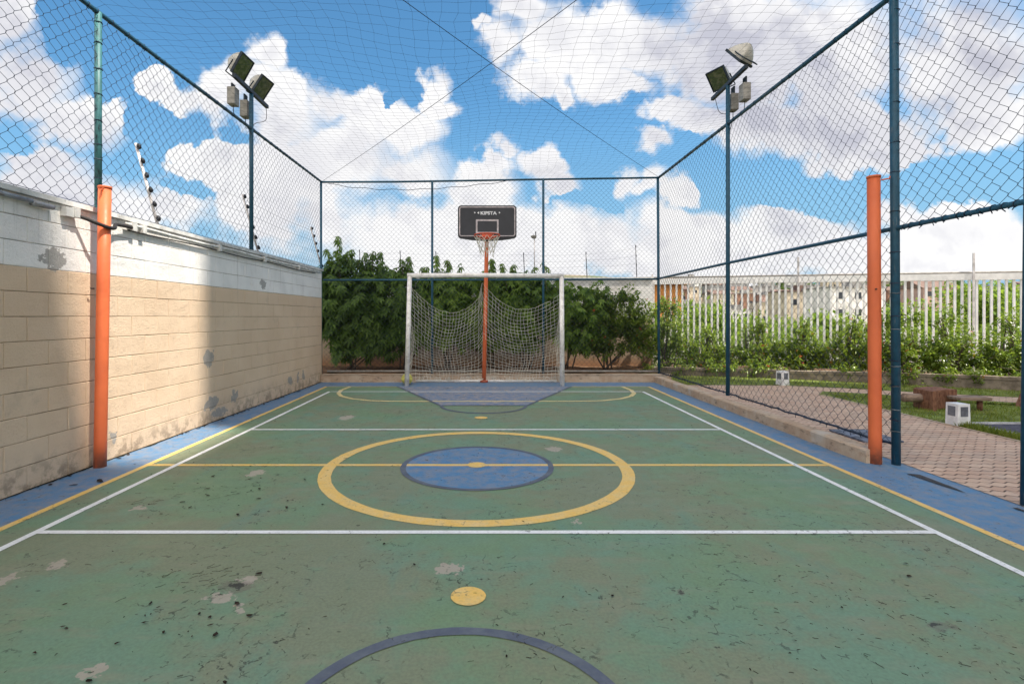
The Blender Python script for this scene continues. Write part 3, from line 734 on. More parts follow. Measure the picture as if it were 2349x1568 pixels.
gone = lambda i, j: (i*7+j*13) % 41 == 0
for i in range(NU+1):
    mb.tube([G[i, j] for j in range(NV+1)], .0028, 4, cap=False)
for j in range(NV+1):
    run = []
    for i in range(NU+1):
        run.append(G[i, j])
        if gone(i, j) and len(run) > 1: mb.tube(run, .0028, 4, cap=False); run = []
    if len(run) > 1: mb.tube(run, .0028, 4, cap=False)
# loose side panels by the posts and the heap on the floor
for side, x0, sg in ((0, -1.58, -1), (1, 1.53, 1)):
    for i in range(7):
        pts = []
        for j in range(19):
            v = j/18; pts.append((x0+sg*(-.06*math.sin(PI*v)*(.3+i*.1)+.05*(v**2)*i*.25*(1 if side == 0 else .2))+R.uniform(-.012, .012), GY+.02+i*.1*min(1, v*2)+R.uniform(-.015, .015), (2.05-.25*i*.3)*(1-v)+.05+R.uniform(-.01, .01)))
        mb.tube(pts, .0028, 4, cap=False)
    for j in range(2, 19):
        v = j/18; mb.tube([(x0+sg*(-.06*math.sin(PI*v)*(.3+i*.1)+.05*(v**2)*i*.25*(1 if side == 0 else .2)), GY+.02+i*.1*min(1, v*2), (2.05-.25*i*.3)*(1-v)+.05+R.uniform(-.02, .02)) for i in range(7)], .0026, 4, cap=False)
for k in range(46):
    x = R.uniform(-1.55, 1.5); y = R.uniform(10.85, 11.25); pts = []
    for q in range(8): x += R.uniform(-.07, .07); y = min(11.28, max(10.8, y+R.uniform(-.05, .05))); pts.append((x, y, .03+R.uniform(0, .12)))
    mb.tube(smooth_pts(pts, 3), .0026, 4, cap=False)
mb.build('net', M['goalnet'], goal)
# ball
mb = MB(); prof = [(max(.004, .118*math.sin(PI*k/16)), .118-.112*math.cos(PI*k/16)) for k in range(17)]
mb.lathe(prof, (-1.635, 10.72, .0), 24); tag(mb.build('ball', M['ball'], smooth=True), 'scuffed yellow-green ball on the floor behind the goal post', 'ball')

# ------------------------------------------------------------------ basketball hoop
BX = .005
hp = thing('basketball_hoop', (-.045, 11.1, 0), 'basketball hoop with black backboard on a tall orange pole behind the goal', 'hoop')
mb = MB(); mb.tube([(-.05, 11.1, 0), (-.02, 11.1, 1.4), (.012, 11.1, 3.1), (.016, 11.1, 3.45)], .043, 16); mb.build('pole', M['orange'], hp, True)
mb = MB(); mb.tube([(-.05, 11.1, .0), (-.05, 11.1, .05)], .09, 16); mb.build('pole_base', M['rim'], hp, True)
BY, x0, x1, z0, z1 = 10.86, -.592, .632, 3.03, 3.72
def rrect(x0, x1, z0, z1, r, belly=0, n=6):
    P = []
    for (cx, cz, a) in ((x1-r, z0+r, -90), (x1-r, z1-r, 0), (x0+r, z1-r, 90), (x0+r, z0+r, 180)):
        P += [(cx+r*math.cos(math.radians(a+90*k/n)), cz+r*math.sin(math.radians(a+90*k/n))) for k in range(n+1)]
    if belly:
        m = 10; cx = (x0+x1)/2
        P += [(x0+r+(x1-x0-2*r)*k/m, z0-belly*(1-(2*k/m-1)**2)) for k in range(1, m)]
    return P
TB = Matrix(((1, 0, 0, 0), (0, 0, 1, BY), (0, 1, 0, 0), (0, 0, 0, 1)))      # local (x, z, depth) -> world
mb = MB(); mb.prism(rrect(x0, x1, z0, z1, .07, .05), 0, .045, T=TB); bd = mb.build('backboard', M['board_edge'], hp)
mb = MB(); mb.prism(rrect(x0+.016, x1-.016, z0+.03, z1-.016, .055), -.004, 0.002, T=TB); mb.build('panel', M['board'], bd)
def frame_ring(mb, a, b, zz):
    """flat ring between two outlines of equal count"""
    n = len(a); mb.add([tuple(TB @ Vector((x, z, zz))) for x, z in a]+[tuple(TB @ Vector((x, z, zz))) for x, z in b], [(k, (k+1) % n, n+(k+1) % n, n+k) for k in range(n)])
mb = MB(); frame_ring(mb, rrect(x0+.026, x1-.026, z0+.045, z1-.026, .05), rrect(x0+.048, x1-.048, z0+.062, z1-.048, .035), -.008); mb.build('border_line', M['board_line'], bd)
mb = MB(); frame_ring(mb, rrect(BX-.222, BX+.252, 3.13, 3.425, .012), rrect(BX-.188, BX+.218, 3.165, 3.39, .008), -.008); mb.build('target_square', M['board_line'], bd)
cu = bpy.data.curves.new('board_text', 'FONT'); cu.body = 'KIPSTA'; cu.size = .105; cu.align_x = 'CENTER'; cu.extrude = .001; cu.space_character = 1.02; cu.offset = .004
to = bpy.data.objects.new('lettering_curve', cu); COL.objects.link(to); bpy.context.view_layer.update()
me = bpy.data.meshes.new_from_object(to.evaluated_get(bpy.context.evaluated_depsgraph_get())); COL.objects.unlink(to); bpy.data.objects.remove(to)
lt = bpy.data.objects.new('lettering', me); COL.objects.link(lt); me.materials.clear(); me.materials.append(M['lettering'])
me.transform(Matrix.Translation((BX+.04, BY-.0085, 3.527)) @ Matrix.Rotation(PI/2, 4, 'X') @ Matrix.Diagonal((1.0, .86, 1, 1))); lt.parent = bd
mb = MB(); mb.add([(BX-.175, BY-.0085, 3.563), (BX-.195, BY-.0085, 3.563), (BX-.155, BY-.0085, 3.535), (BX-.155, BY-.0085, 3.592)], [(1, 2, 3)]); mb.build('arrow_mark', M['lettering'], bd)
for bx in (BX-.245, BX+.27):
    mb = MB(); Tb = Matrix.Translation((bx, BY-.006, 3.565)) @ Matrix.Rotation(PI/2, 4, 'X'); mb.lathe([(.016, -.004), (.016, .006), (.009, .011)], (0, 0, 0), 10, T=Tb); mb.build('bolt', M['lettering'], bd)
RY, RZ, RR = 10.56, 3.055, .255
mb = MB(); mb.tube([(BX+.01+RR*math.cos(2*PI*k/40), RY+RR*math.sin(2*PI*k/40), RZ) for k in range(40)], .012, 8, closed=True)
mb.box((BX-.10, 10.80, RZ-.05), (BX+.12, 10.856, RZ+.06)); mb.tube([(BX-.1, 10.82, RZ-.04), (BX-.16, 10.7, RZ-.012)], .01, 6); mb.tube([(BX+.12, 10.82, RZ-.04), (BX+.18, 10.7, RZ-.012)], .01, 6)
for k in range(12): a = 2*PI*k/12; mb.tube([(BX+.01+(RR+q)*math.cos(a), RY+(RR+q)*math.sin(a), RZ-zz) for q, zz in ((0, .01), (.012, .028), (.0, .04))], .005, 4)
rm = mb.build('rim', M['rim'], hp, True)
mb = MB(); nk = 12
def rn(k, lv): a = 2*PI*(k+.5*(lv % 2))/nk; r_ = RR*(1-.16*lv+.012*lv*lv); return (BX+.01+r_*math.cos(a), RY+r_*math.sin(a), RZ-.03-.082*lv)
for k in range(nk):
    for lv in range(4):
        for dk in ((0, -1) if lv % 2 == 0 else (0, 1)): mb.tube([rn(k, lv), rn(k+dk, lv+1)], .0055, 5)
    a = rn(k, 4); mb.tube([a, (a[0]+R.uniform(-.02, .02), a[1]+R.uniform(-.02, .02), a[2]-R.uniform(.02, .12))], .004, 4)
mb.build('hoop_net', M['goalnet'], hp)
mb = MB(); mb.box((-.03, 10.905, 3.15), (.06, 11.075, 3.23)); mb.build('mount_arm', M['rim'], hp)
mb = MB(); mb.box((-.03, 10.905, 3.36), (.06, 11.075, 3.42)); mb.build('mount_arm', M['rim'], hp)

# ------------------------------------------------------------------ back wall, bed, electric fence
bw = thing('back_wall', (0, 13.35, 0), 'stained plaster boundary wall behind the bushes at the far end', 'wall')
mb = MB(); mb.box((-4.4, 13.3, -.1), (4.25, 13.48, 2.36)); mb.build('wall_face', M['back_wall'], bw)
mb = MB(); mb.box((-4.4, 13.26, 2.362), (4.27, 13.52, 2.40)); mb.build('coping', M['coping'], bw)
mb = MB()
gx, gy = 34, 8
for j in range(gy+1):
    for i in range(gx+1): mb.v.append((-4.4+8.35*i/gx, 11.545+1.76*j/gy, .14+R.uniform(-.02, .03)))
for j in range(gy):
    for i in range(gx): mb.f.append((j*(gx+1)+i, j*(gx+1)+i+1, (j+1)*(gx+1)+i+1, (j+1)*(gx+1)+i)); mb.mi.append(0)
struct(mb.build('soil_bed', M['soil'], smooth=True))
# electric fence posts on the two walls
def estake(base, top, label, white, n, grp):
    t = thing('electric_fence_post', base, label, 'fence post', grp)
    a, b = Vector(base), Vector(top)
    mb = MB(); mb.tube([a, b], .017 if white else .010, 8); mb.build('stake', M['e_white'] if white else M['dark_pole'], t, True)
    for k in range(n):
        q = a.lerp(b, .12+.84*k/(n-1)); d = (b-a).normalized(); o = Vector((.035, -.01, 0)) if white else Vector((0, -.02, 0))
        mb = MB(); mb.tube([q-d*.03+o, q-d*.01+o, q+d*.01+o, q+d*.035+o], (lambda u: .012+.014*math.sin(PI*u)) if white else (lambda u: .006+.006*math.sin(PI*u)), 8); mb.tube([q, q+o], .008 if white else .004, 6); mb.build('insulator', M['e_black'], t, True)
    return a, b
ea = []
for (y, lab) in ((3.3, 'white electric fence post leaning out above the wall beyond the left picture edge'), (6.07, 'white electric fence post with black insulators nearest the orange pole'), (8.6, 'white electric fence post just before the floodlight mast on the block wall'), (11.7, 'white electric fence post at the far corner of the block wall')):
    if y < 4: continue
    ea.append(estake((wx(y)-.16, y, 2.42), (wx(y)-.43, y, 3.42), lab, True, 6, 'electric fence posts'))
eb = []
for (px_, pt, lab) in ((827, 573, 'thin dark stake on the back wall above the tall left bush'), (920, 575, 'thin dark stake on the back wall just left of the goal post'), (1002, 577, 'thin dark stake on the back wall between goal post and second fence post'), (1203, 580, 'thin dark stake on the back wall right of the basketball pole'), (1346, 578, 'thin dark stake on the back wall right of the goal'), (1460, 562, 'thin tall stake where the back wall meets the white railing')):
    x = (px_-CX)/F*13.4; z = H+(CY-pt)/F*13.4
    eb.append(estake((x, 13.4, 2.4), (x-.03, 13.4, z), lab, False, 4, 'stakes on the back wall'))
def wires(posts, name, label, par_x):
    mb = MB()
    for (a1, b1), (a2, b2) in zip(posts, posts[1:]):
        for k in range(4):
            q = .2+.72*k/3; p1 = a1.lerp(b1, q); p2 = a2.lerp(b2, q)
            mb.tube([p1.lerp(p2, s/6)+Vector((0, 0, -.03*math.sin(PI*s/6))) for s in range(7)], .0016, 4)
    tag(mb.build(name, M['dark_pole']), label, 'wire')
wires(ea, 'electric_wire', 'thin electric wires running along above the block wall', 0)
wires(eb, 'electric_wire', 'thin electric wires strung along the back wall stakes', 0)
sc_ = thing('security_camera', (1.24, 13.4, 2.4), 'small dark dome camera on a thin pole over the back wall', 'camera')
mb = MB(); mb.tube([(1.24, 13.4, 2.4), (1.24, 13.4, 3.42)], .014, 8); mb.build('pole', M['e_white'], sc_, True)
mb = MB(); mb.lathe([(.01, -.07), (.05, -.055), (.075, -.015), (.08, .0), (.03, .02)], (1.22, 13.38, 3.47), 16); mb.build('dome', M['ballast'], sc_, True)
mb = MB(); mb.tube([(1.27, 13.4, 3.41), (1.275, 13.4, 3.5), (1.27, 13.4, 3.585)], .014, 8); mb.build('bracket', M['dark_pole'], sc_, True)

# ------------------------------------------------------------------ plants
def leaf(mb, p, d, n, L, W, mi=0, fold=.25, droop=.2):
    """one folded leaf: base p, direction d, normal n"""
    d = d.normalized(); s = d.cross(n)
    if s.length < 1e-4: s = d.orthogonal()
    s.normalize(); n = s.cross(d)
    m = p+d*(L*.45)-Vector((0, 0, droop*L*.15)); tip = p+d*L-Vector((0, 0, droop*L*.6))
    a = m+s*(W/2)+n*(fold*W*.4); b = m-s*(W/2)+n*(fold*W*.4)
    o = len(mb.v); mb.v.extend((tuple(p), tuple(a), tuple(tip), tuple(b), tuple(m)))
    mb.f.extend(((o, o+1, o+4), (o+1, o+2, o+4), (o+2, o+3, o+4), (o+3, o, o+4))); mb.mi.extend((mi,)*4)
def rnd_dir(): 
    z = R.uniform(-1, 1); a = R.uniform(0, 2*PI); q = math.sqrt(1-z*z); return Vector((q*math.cos(a), q*math.sin(a), z))
def in_blob(c, r, k=.33):
    d = rnd_dir(); q = R.random()**k
    return Vector((c[0]+d.x*q*r[0], c[1]+d.y*q*r[1], c[2]+d.z*q*r[2])), d
def branch(mb, a, b, r0, r1, bend=.1):
    a, b = Vector(a), Vector(b); m = a.lerp(b, .5)+Vector((R.uniform(-bend, bend), R.uniform(-bend, bend), 0))
    mb.tube(smooth_pts([a, m, b], 4), r0, 6, r2=r1)
def shrub(name, base, blobs_, n, mats, L, label, cat, style='simple', stems=5, group=None, flower=0, gaps=.35, sprigs=()):
    pass
    t = thing(name, base, label, cat, group)
    st = MB(); cr = MB(); cen = Vector(base)
    for k in range(stems):
        c, r = R.choice(blobs_)
        b0 = cen+Vector((R.uniform(-.12, .12), R.uniform(-.08, .08), 0)); e = Vector(c)+Vector((R.uniform(-.5, .5)*r[0], R.uniform(-.4, .4)*r[1], R.uniform(-.1, .4)*r[2]))
        branch(st, b0, e, .022 if L > .07 else .014, .006, .12)
        for q in range(3):
            e2, _ = in_blob(c, r, .5); branch(st, b0.lerp(e, R.uniform(.4, .9)), e2, .008, .003, .05)
    vol = [r[0]*r[1]*r[2] for c, r in blobs_]; tot = sum(vol)
    for (c, r), v in zip(blobs_, vol):
        k = int(n*v/tot)
        cl = [in_blob(c, r, .4) for _ in range(max(3, int(k/22)))]           # twig tips that carry the leaves
        for (p, d) in cl:
            if R.random() < gaps*.3: continue
            out = (p-Vector(c)); out = Vector((out.x/r[0], out.y/r[1], out.z/r[2])); dirn = (out.normalized()+Vector((0, 0, .55))+rnd_dir()*.5).normalized()
            if style == 'palmate':
                for q in range(3):
                    hub = p+rnd_dir()*.10; ax = (dirn+rnd_dir()*.8+Vector((0, -.35, .25))).normalized(); s = ax.orthogonal().normalized(); w = ax.cross(s); a0 = R.uniform(0, 2*PI)
                    for g in range(7):
                        a = a0+2*PI*g/7; dd = (s*math.cos(a)+w*math.sin(a)+ax*.15).normalized(); leaf(cr, hub, dd, ax, L*R.uniform(.75, 1.2), L*.40, droop=.9)
            else:
                for q in range(22):
                    u = R.random(); hub = p-dirn*(u*.20)+rnd_dir()*.05
                    leaf(cr, hub, (dirn*.6+rnd_dir()).normalized(), (Vector((0, 0, 1))+rnd_dir()*.6), L*R.uniform(.6, 1.25), L*R.uniform(.36, .5), droop=.35)
            if flower and R.random() < flower and out.length > .6:
                fc = p+dirn*.06
                for q in range(9): leaf(cr, fc+rnd_dir()*.02, (rnd_dir()+dirn*.6), dirn, .03, .022, 1)
    for (sx, sy, sz0, sz1) in sprigs:
        tp = Vector((sx+R.uniform(-.06, .06), sy, sz1)); branch(st, (sx, sy, sz0), tp, .009, .004, .05)
        m_ = max(3, int((sz1-sz0)/.07))
        for q in range(m_):
            u = 1-q/m_*.8; hub0 = Vector((sx, sy, sz0)).lerp(tp, u); a = R.uniform(0, 2*PI); hub = hub0+Vector((math.cos(a), math.sin(a)*.7, .5))*R.uniform(.05, .13)*(1.1-u*.5)
            ax = (Vector((math.cos(a), math.sin(a), .9))).normalized(); s_ = ax.orthogonal().normalized(); w = ax.cross(s_)
            branch(st, hub0, hub, .003, .002, .01)
            for g in range(6):
                b_ = 2*PI*g/6+q; dd = (s_*math.cos(b_)+w*math.sin(b_)-Vector((0, 0, .35))).normalized(); leaf(cr, hub, dd, ax, L*R.uniform(.7, 1.1), L*.34, droop=1.0)
    st.build('stem', M['bark'], t, True)
    cr.build('foliage', mats, t)
    return t
SPR = lambda lo, hi, n, z0, za, zb: [(R.uniform(lo, hi), R.uniform(12.1, 12.5), z0, R.uniform(za, zb)) for _ in range(n)]
D, MI, IX = M['leaf_dark'], M['leaf_mid'], M['leaf_ixora']
G1 = 'bushes behind the back fence'
shrub('bush', (-3.2, 12.4, .15), [((-3.55, 12.3, 1.75), (.75, .55, 1.05)), ((-2.9, 12.25, 1.45), (.75, .55, 1.0)), ((-2.4, 12.2, .85), (.5, .4, .4)), ((-3.6, 12.3, 2.45), (.28, .26, .22)), ((-2.75, 12.4, 2.2), (.5, .35, .2)), ((-3.2, 12.1, .75), (.45, .3, .35))], 16800, [D], 0.138, 'tallest dark leafy bush in the corner by the block wall end', 'bush', 'palmate', 6, G1, sprigs=[(-3.52, 12.3, 2.3, 3.26), (-3.72, 12.3, 2.3, 2.95)]+SPR(-3.5, -2.4, 13, 2.1, 2.55, 2.95))
shrub('bush', (-1.95, 12.45, .15), [((-2.05, 12.3, 1.55), (.78, .55, .88)), ((-1.55, 12.3, 1.1), (.5, .45, .42)), ((-2.15, 12.3, 2.25), (.55, .4, .22)), ((-1.75, 12.35, 1.35), (.5, .5, .6))], 10800, [D], 0.138, 'dark leafy bush with a bent bare stem left of the goal post', 'bush', 'palmate', 4, G1, sprigs=SPR(-2.7, -1.6, 11, 2.0, 2.45, 2.8))
shrub('bush', (-1.0, 12.5, .15), [((-1.0, 12.35, 1.5), (.76, .55, .85)), ((-1.2, 12.4, 2.22), (.45, .35, .22)), ((-.65, 12.4, 2.2), (.4, .3, .2))], 10200, [MI, M['flower']], 0.132, 'bush behind the left half of the goal', 'bush', 'palmate', 5, G1, sprigs=SPR(-1.6, -.5, 9, 2.0, 2.4, 2.8))
shrub('bush', (.1, 12.5, .15), [((0.05, 12.4, 1.5), (.75, .5, .86)), ((-.4, 12.4, 1.05), (.5, .4, .4)), ((.05, 12.4, 2.18), (.55, .35, .22))], 9600, [MI], 0.126, 'bush directly behind the basketball pole', 'bush', 'palmate', 5, G1, sprigs=SPR(-.4, .5, 4, 2.0, 2.4, 2.75))
shrub('bush', (.95, 12.5, .15), [((.95, 12.4, 1.5), (.76, .5, .86)), ((.55, 12.4, 1.05), (.5, .4, .4)), ((.85, 12.4, 2.2), (.55, .36, .22)), ((1.4, 12.4, 1.9), (.4, .3, .35))], 10200, [MI], 0.126, 'brighter green bush behind the right half of the goal', 'bush', 'palmate', 5, G1, sprigs=SPR(.5, 1.5, 5, 2.0, 2.4, 2.75))
shrub('bush', (1.95, 12.5, .15), [((2.0, 12.4, 1.5), (.68, .5, .75)), ((1.75, 12.4, 2.05), (.4, .3, .25)), ((2.5, 12.35, 1.5), (.5, .45, .75)), ((2.2, 12.3, .95), (.5, .4, .4))], 7800, [MI], 0.120, 'lower bush just right of the goal', 'bush', 'palmate', 4, G1)
shrub('bush', (2.9, 12.4, .15), [((2.75, 12.35, 1.3), (.52, .5, .72)), ((3.3, 12.3, 1.3), (.6, .5, .85)), ((3.25, 12.3, 1.95), (.38, .35, .25)), ((3.6, 12.2, 1.0), (.45, .4, .6)), ((2.6, 12.25, .75), (.5, .4, .4)), ((2.55, 12.3, 1.9), (.35, .35, .3))], 11440, [IX, M['flower']], 0.102, 'small-leaved green bush with branching base at the far fence corner', 'bush', 'simple', 8, G1, .05)
G2 = 'garden bushes in front of the white railing'
gb = [((4.35, 12.75), 1.05, .62, 1.0, 'tall garden bush with red flowers just right of the far fence corner', .05),
      ((5.35, 12.6), .55, .60, .62, 'low sparse garden bush beside the tall flowering one, left of the kerb floodlight mast', .01),
      ((6.45, 12.35), .66, .62, .70, 'garden bush right of the kerb floodlight mast', .02),
      ((7.35, 12.1), .62, .58, .66, 'garden bush above the bare stretch of planter wall', .02),
      ((8.25, 11.7), .72, .58, .72, 'garden bush partly hidden by the right orange pole', .03),
      ((8.75, 11.0), .86, .66, .84, 'broad garden bush right of the teal gate post', .035),
      ((9.6, 10.75), .80, .60, .80, 'bright garden bush above the timber bench', .01),
      ((10.5, 10.5), .74, .60, .72, 'garden bush next to the right picture edge', .01)]
LOW = lambda x, y: [((x-.1, y-.46, .27), (.72, .36, .27)), ((x+.5, y-.15, .55), (.5, .45, .42))] if not 6.9 < x < 7.6 else [((x+.4, y, .6), (.5, .4, .35))]
for ((x, y), zc, rr, rz, lab, fl_) in gb:
    shrub('garden_bush', (x, y, .2), [((x, y, zc), (rr*.9, rr*.75, rz)), ((x-.3, y-.05, zc-.12), (rr*.6, rr*.6, rz*.62)), ((x+.32, y+.05, zc-.05), (rr*.6, rr*.6, rz*.68)), ((x+.05, y, zc+rz*.8), (rr*.4, rr*.4, rz*.4)), ((x+R.uniform(-.35, .35), y, zc+rz*.6), (rr*.25, rr*.25, rz*.35))]+LOW(x, y), 6400, [IX, M['flower']], .088, lab, 'bush', 'simple', 9, G2, fl_, 1.0)

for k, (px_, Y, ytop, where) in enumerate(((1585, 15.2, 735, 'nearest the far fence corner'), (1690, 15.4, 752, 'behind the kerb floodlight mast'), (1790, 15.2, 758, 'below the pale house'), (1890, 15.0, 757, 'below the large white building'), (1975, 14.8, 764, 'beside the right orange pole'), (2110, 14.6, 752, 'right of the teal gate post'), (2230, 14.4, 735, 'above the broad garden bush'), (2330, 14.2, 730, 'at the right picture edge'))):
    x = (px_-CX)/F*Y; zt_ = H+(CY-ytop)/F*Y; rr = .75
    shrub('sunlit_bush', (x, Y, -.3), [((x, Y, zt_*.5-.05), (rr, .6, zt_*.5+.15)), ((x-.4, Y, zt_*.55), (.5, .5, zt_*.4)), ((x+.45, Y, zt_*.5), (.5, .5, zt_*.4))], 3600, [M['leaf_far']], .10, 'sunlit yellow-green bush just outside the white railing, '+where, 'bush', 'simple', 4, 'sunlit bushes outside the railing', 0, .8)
# ------------------------------------------------------------------ garden ground
# terrain: level round the court, dropping beyond the railing and rising to the hill of the town
def terr(x, y):
    d = max(0, max(y-14.5, (x-30)*.7, 0))
    z = -.04
    if d > 0: z -= 7*min(1, d/22)**1.2
    r_ = math.hypot(max(0, x-5), max(0, y-14))
    if y > 60: q = min(1, (y-60)/340); z += q*q*(3-2*q)*(31+5*math.sin(x*.012+1)+3*math.sin(x*.031))
    return z
xs = [-600, -300, -150, -80, -40, -20, -10, -4.4, 0, 4, 8, 12, 16, 20, 25, 30, 36, 44, 55, 70, 90, 110, 130, 160, 200, 250, 300, 360, 420, 500, 600]
ys = [-300, -120, -50, -20, -8, -4, 0, 6, 10, 14.5, 16, 18, 21, 25, 30, 37, 45, 55, 65, 80, 100, 120, 145, 170, 200, 230, 260, 300, 340, 380, 420, 520, 700]
mb = MB()
for y in ys:
    for x in xs: mb.v.append((x, y, terr(x, y)))
nxx = len(xs)
for j in range(len(ys)-1):
    for i in range(nxx-1): mb.f.append((j*nxx+i, j*nxx+i+1, (j+1)*nxx+i+1, (j+1)*nxx+i)); mb.mi.append(0)
def terr_mat():
    m, t, b, P, g = new_mat('hillside')
    n = t.noise(P, .05, 6, .6)
    c = t.mix(t.ramp(n, .4, .6), (.07, .11, .035, 1), (.19, .15, .10, 1))
    t.put(b.inputs['Base Color'], c); b.inputs['Roughness'].default_value = .95; return m
struct(mb.build('terrain', terr_mat(), smooth=True))
sheet('paved_path', [(3.965, -6), (5.95, -6), (5.95, 9.3), (6.3, 9.75), (6.9, 9.45), (7.7, 8.95), (8.9, 8.3), (9.4, 8.0), (13, 6.2), (13.5, 7.0), (9.9, 8.7), (8.6, 9.25), (7.7, 9.75), (6.9, 10.2), (6.0, 10.55), (5.0, 10.6), (3.955, 10.62)], .005, M['paver'])
mb = MB()
ribbon(mb, dense([(5.97, -6), (5.97, 9.25)], .5), .05, .011); struct(mb.build('path_edging', M['kerb']))
lawn_a = [(5.99, 6.85), (5.99, 9.15), (6.3, 9.5), (7.0, 9.15), (8.0, 8.55), (9.2, 7.95), (13, 6.0), (13, 6.80), (6.22, 6.80)]
lawn_b = [(3.97, 10.66), (6.0, 10.6), (7.0, 10.2), (8.0, 9.65), (9.0, 9.1), (13.5, 7.1), (13.5, 8.0), (9.9, 9.85), (8.1, 10.85), (6.15, 11.95), (4.05, 12.32), (3.97, 12.3)]
lawn_c = [(5.99, 2), (6.19, 2), (6.19, 6.78), (6.0, 6.83)]
sheet('lawn', [(3.98, -6), (16, -6), (16, 9), (10, 11.2), (6.2, 12.6), (3.98, 12.6)], .002, M['lawn'])
for p in (lawn_a, lawn_b, lawn_c): sheet('lawn', p, .008, M['lawn'])
sheet('playground_mat', [(6.23, 0), (14, 0), (14, 6.72), (6.23, 6.72)], .014, M['mat'])
mb = MB(); mb.box((6.205, 0, -.03), (6.228, 6.745, .035)); mb.box((6.229, 6.722, -.03), (14, 6.745, .035)); struct(mb.build('mat_edging', paint('mat_edging_paint', (.55, .55, .58, 1), .8, .2, 9)))
def inside(p, poly):
    x, y = p; c = False
    for (x1, y1), (x2, y2) in zip(poly, poly[1:]+poly[:1]):
        if (y1 > y) != (y2 > y) and x < (x2-x1)*(y-y1)/(y2-y1)+x1: c = not c
    return c
mb = MB()
for poly, cnt, h in ((lawn_a, 16000, .05), (lawn_b, 16000, .055), (lawn_c, 5000, .075)):
    xa, xb = min(p[0] for p in poly), min(11.5, max(p[0] for p in poly)); ya, yb = max(3, min(p[1] for p in poly)), max(p[1] for p in poly)
    for _ in range(cnt):
        x, y = R.uniform(xa, xb), R.uniform(ya, yb)
        if not inside((x, y), poly): continue
        a = R.uniform(0, 2*PI); w = R.uniform(.004, .008); hh = h*R.uniform(.5, 1.2); lx, ly = R.gauss(0, .02), R.gauss(0, .02)
        mb.add([(x-w*math.cos(a), y-w*math.sin(a), .008), (x+w*math.cos(a), y+w*math.sin(a), .008), (x+lx, y+ly, hh)], [(0, 1, 2)])
tag(mb.build('grass', M['blade']), 'short green lawn grass beside the paved path', 'grass', kind='stuff')
# planter wall
pw = MB(); path = dense([(3.97, 12.36), (6.15, 11.95), (8.1, 10.85), (9.9, 9.85), (13.5, 8.0)], .4); prof_h = lambda x: .2 if x < 7 else .2+min(.06, (x-7)*.03)
n = len(path)
for i, (x, y) in enumerate(path):
    h = prof_h(x)+R.uniform(-.006, .006)
    for (o, z) in ((0, -.02), (0, h-.06), (-.02, h-.058), (-.02, h), (.2, h), (.2, -.02)): pw.v.append((x+o*.45, y+o*.9, z))
for i in range(n-1):
    for j in range(5): pw.f.append((i*6+j, i*6+j+1, (i+1)*6+j+1, (i+1)*6+j)); pw.mi.append(0)
tag(pw.build('planter_wall', M['stone']), 'low weathered planter wall below the garden bushes', 'planter')
sp = MB(); sp.add([(x+.09, y+.18, prof_h(x)-.04) for x, y in path]+[(x*1.12+.2, y+1.55, .12) for x, y in path], [(i, i+1, n+i+1, n+i) for i in range(n-1)]); struct(sp.build('planter_soil', M['soil']))

# railing
ra, rb = Vector((3.98, 13.62, 0)), Vector((13.6, 11.32, 0)); rd = (rb-ra).normalized(); RL = (rb-ra).length
rl = thing('white_railing', tuple((ra+rb)/2), 'long white vertical-bar railing behind the garden bushes', 'railing')
Tr = Matrix.Translation(ra) @ Matrix.Rotation(math.atan2(rd.y, rd.x), 4, 'Z')
mb = MB(); mb.box((0, -.03, 2.235), (RL, .03, 2.385), T=Tr); mb.build('top_rail', M['rail_white'], rl)
mb = MB(); mb.tube([Tr @ Vector((0, 0, 2.41)), Tr @ Vector((RL, 0, 2.41))], .022, 8); mb.build('hand_rail', M['ballast'], rl, True)
mb = MB(); mb.box((0, -.02, .33), (RL, .02, .38), T=Tr); mb.build('bottom_rail', M['rail_white'], rl)
pk = MB(); pk.box((-.0225, -.015, .381), (.0225, .015, 2.234), T=Matrix.Rotation(math.atan2(rd.y, rd.x), 4, 'Z')); p0 = pk.build('picket', M['rail_white'])
ks = [.1+.141*i for i in range(int((RL-.2)/.141))]
for i, s in enumerate(ks[:96]):
    o = p0 if i == 0 else p0.copy()
    if i: COL.objects.link(o)
    o.location = ra+rd*s; o.parent = rl; o.matrix_parent_inverse = Matrix.Translation(-Vector(rl.location))
for s in (.35, 3.75, 7.35):
    mb = MB(); mb.box((s-.02, -.055, 0), (s+.02, -.032, 2.85 if s > 3 else 2.5), T=Tr); mb.build('railing_post', M['e_white'], rl)

# garden lights
gl = thing('garden_light', (0, 0, 0), 'small white box garden light with two dark panes beside the timber bench', 'garden light', 'white box garden lights')
mb = MB(); a = .088; mb.add([(-a, -a, 0), (a, -a, 0), (a, a, 0), (-a, a, 0), (-a*.94, -a*.94, .285), (a*.94, -a*.94, .285), (a*.94, a*.94, .285), (-a*.94, a*.94, .285)], [(0, 3, 2, 1), (4, 5, 6, 7), (0, 1, 5, 4), (1, 2, 6, 5), (2, 3, 7, 6), (3, 0, 4, 7)]); mb.build('body', M['lamp_white'], gl, bevel=.004)
for q in range(4):
    mb = MB(); mb.box((-.05, -a-.001, .125), (.05, -a+.012, .25), T=Matrix.Rotation(q*PI/2, 4, 'Z')); mb.build('pane', M['lamp_pane'], gl)
def copy_tree(o, par=None):
    c = o.copy(); COL.objects.link(c); c.parent = par
    for ch in list(o.children): copy_tree(ch, c)
    return c
g2 = copy_tree(gl); g2['label'] = 'white box garden light on the grass strip behind the fence, below the planter wall'
gl.location = (6.09, 6.72, .0); gl.rotation_euler.z = math.radians(4)
g2.location = (6.07, 10.66, .0); g2.rotation_euler.z = math.radians(15)

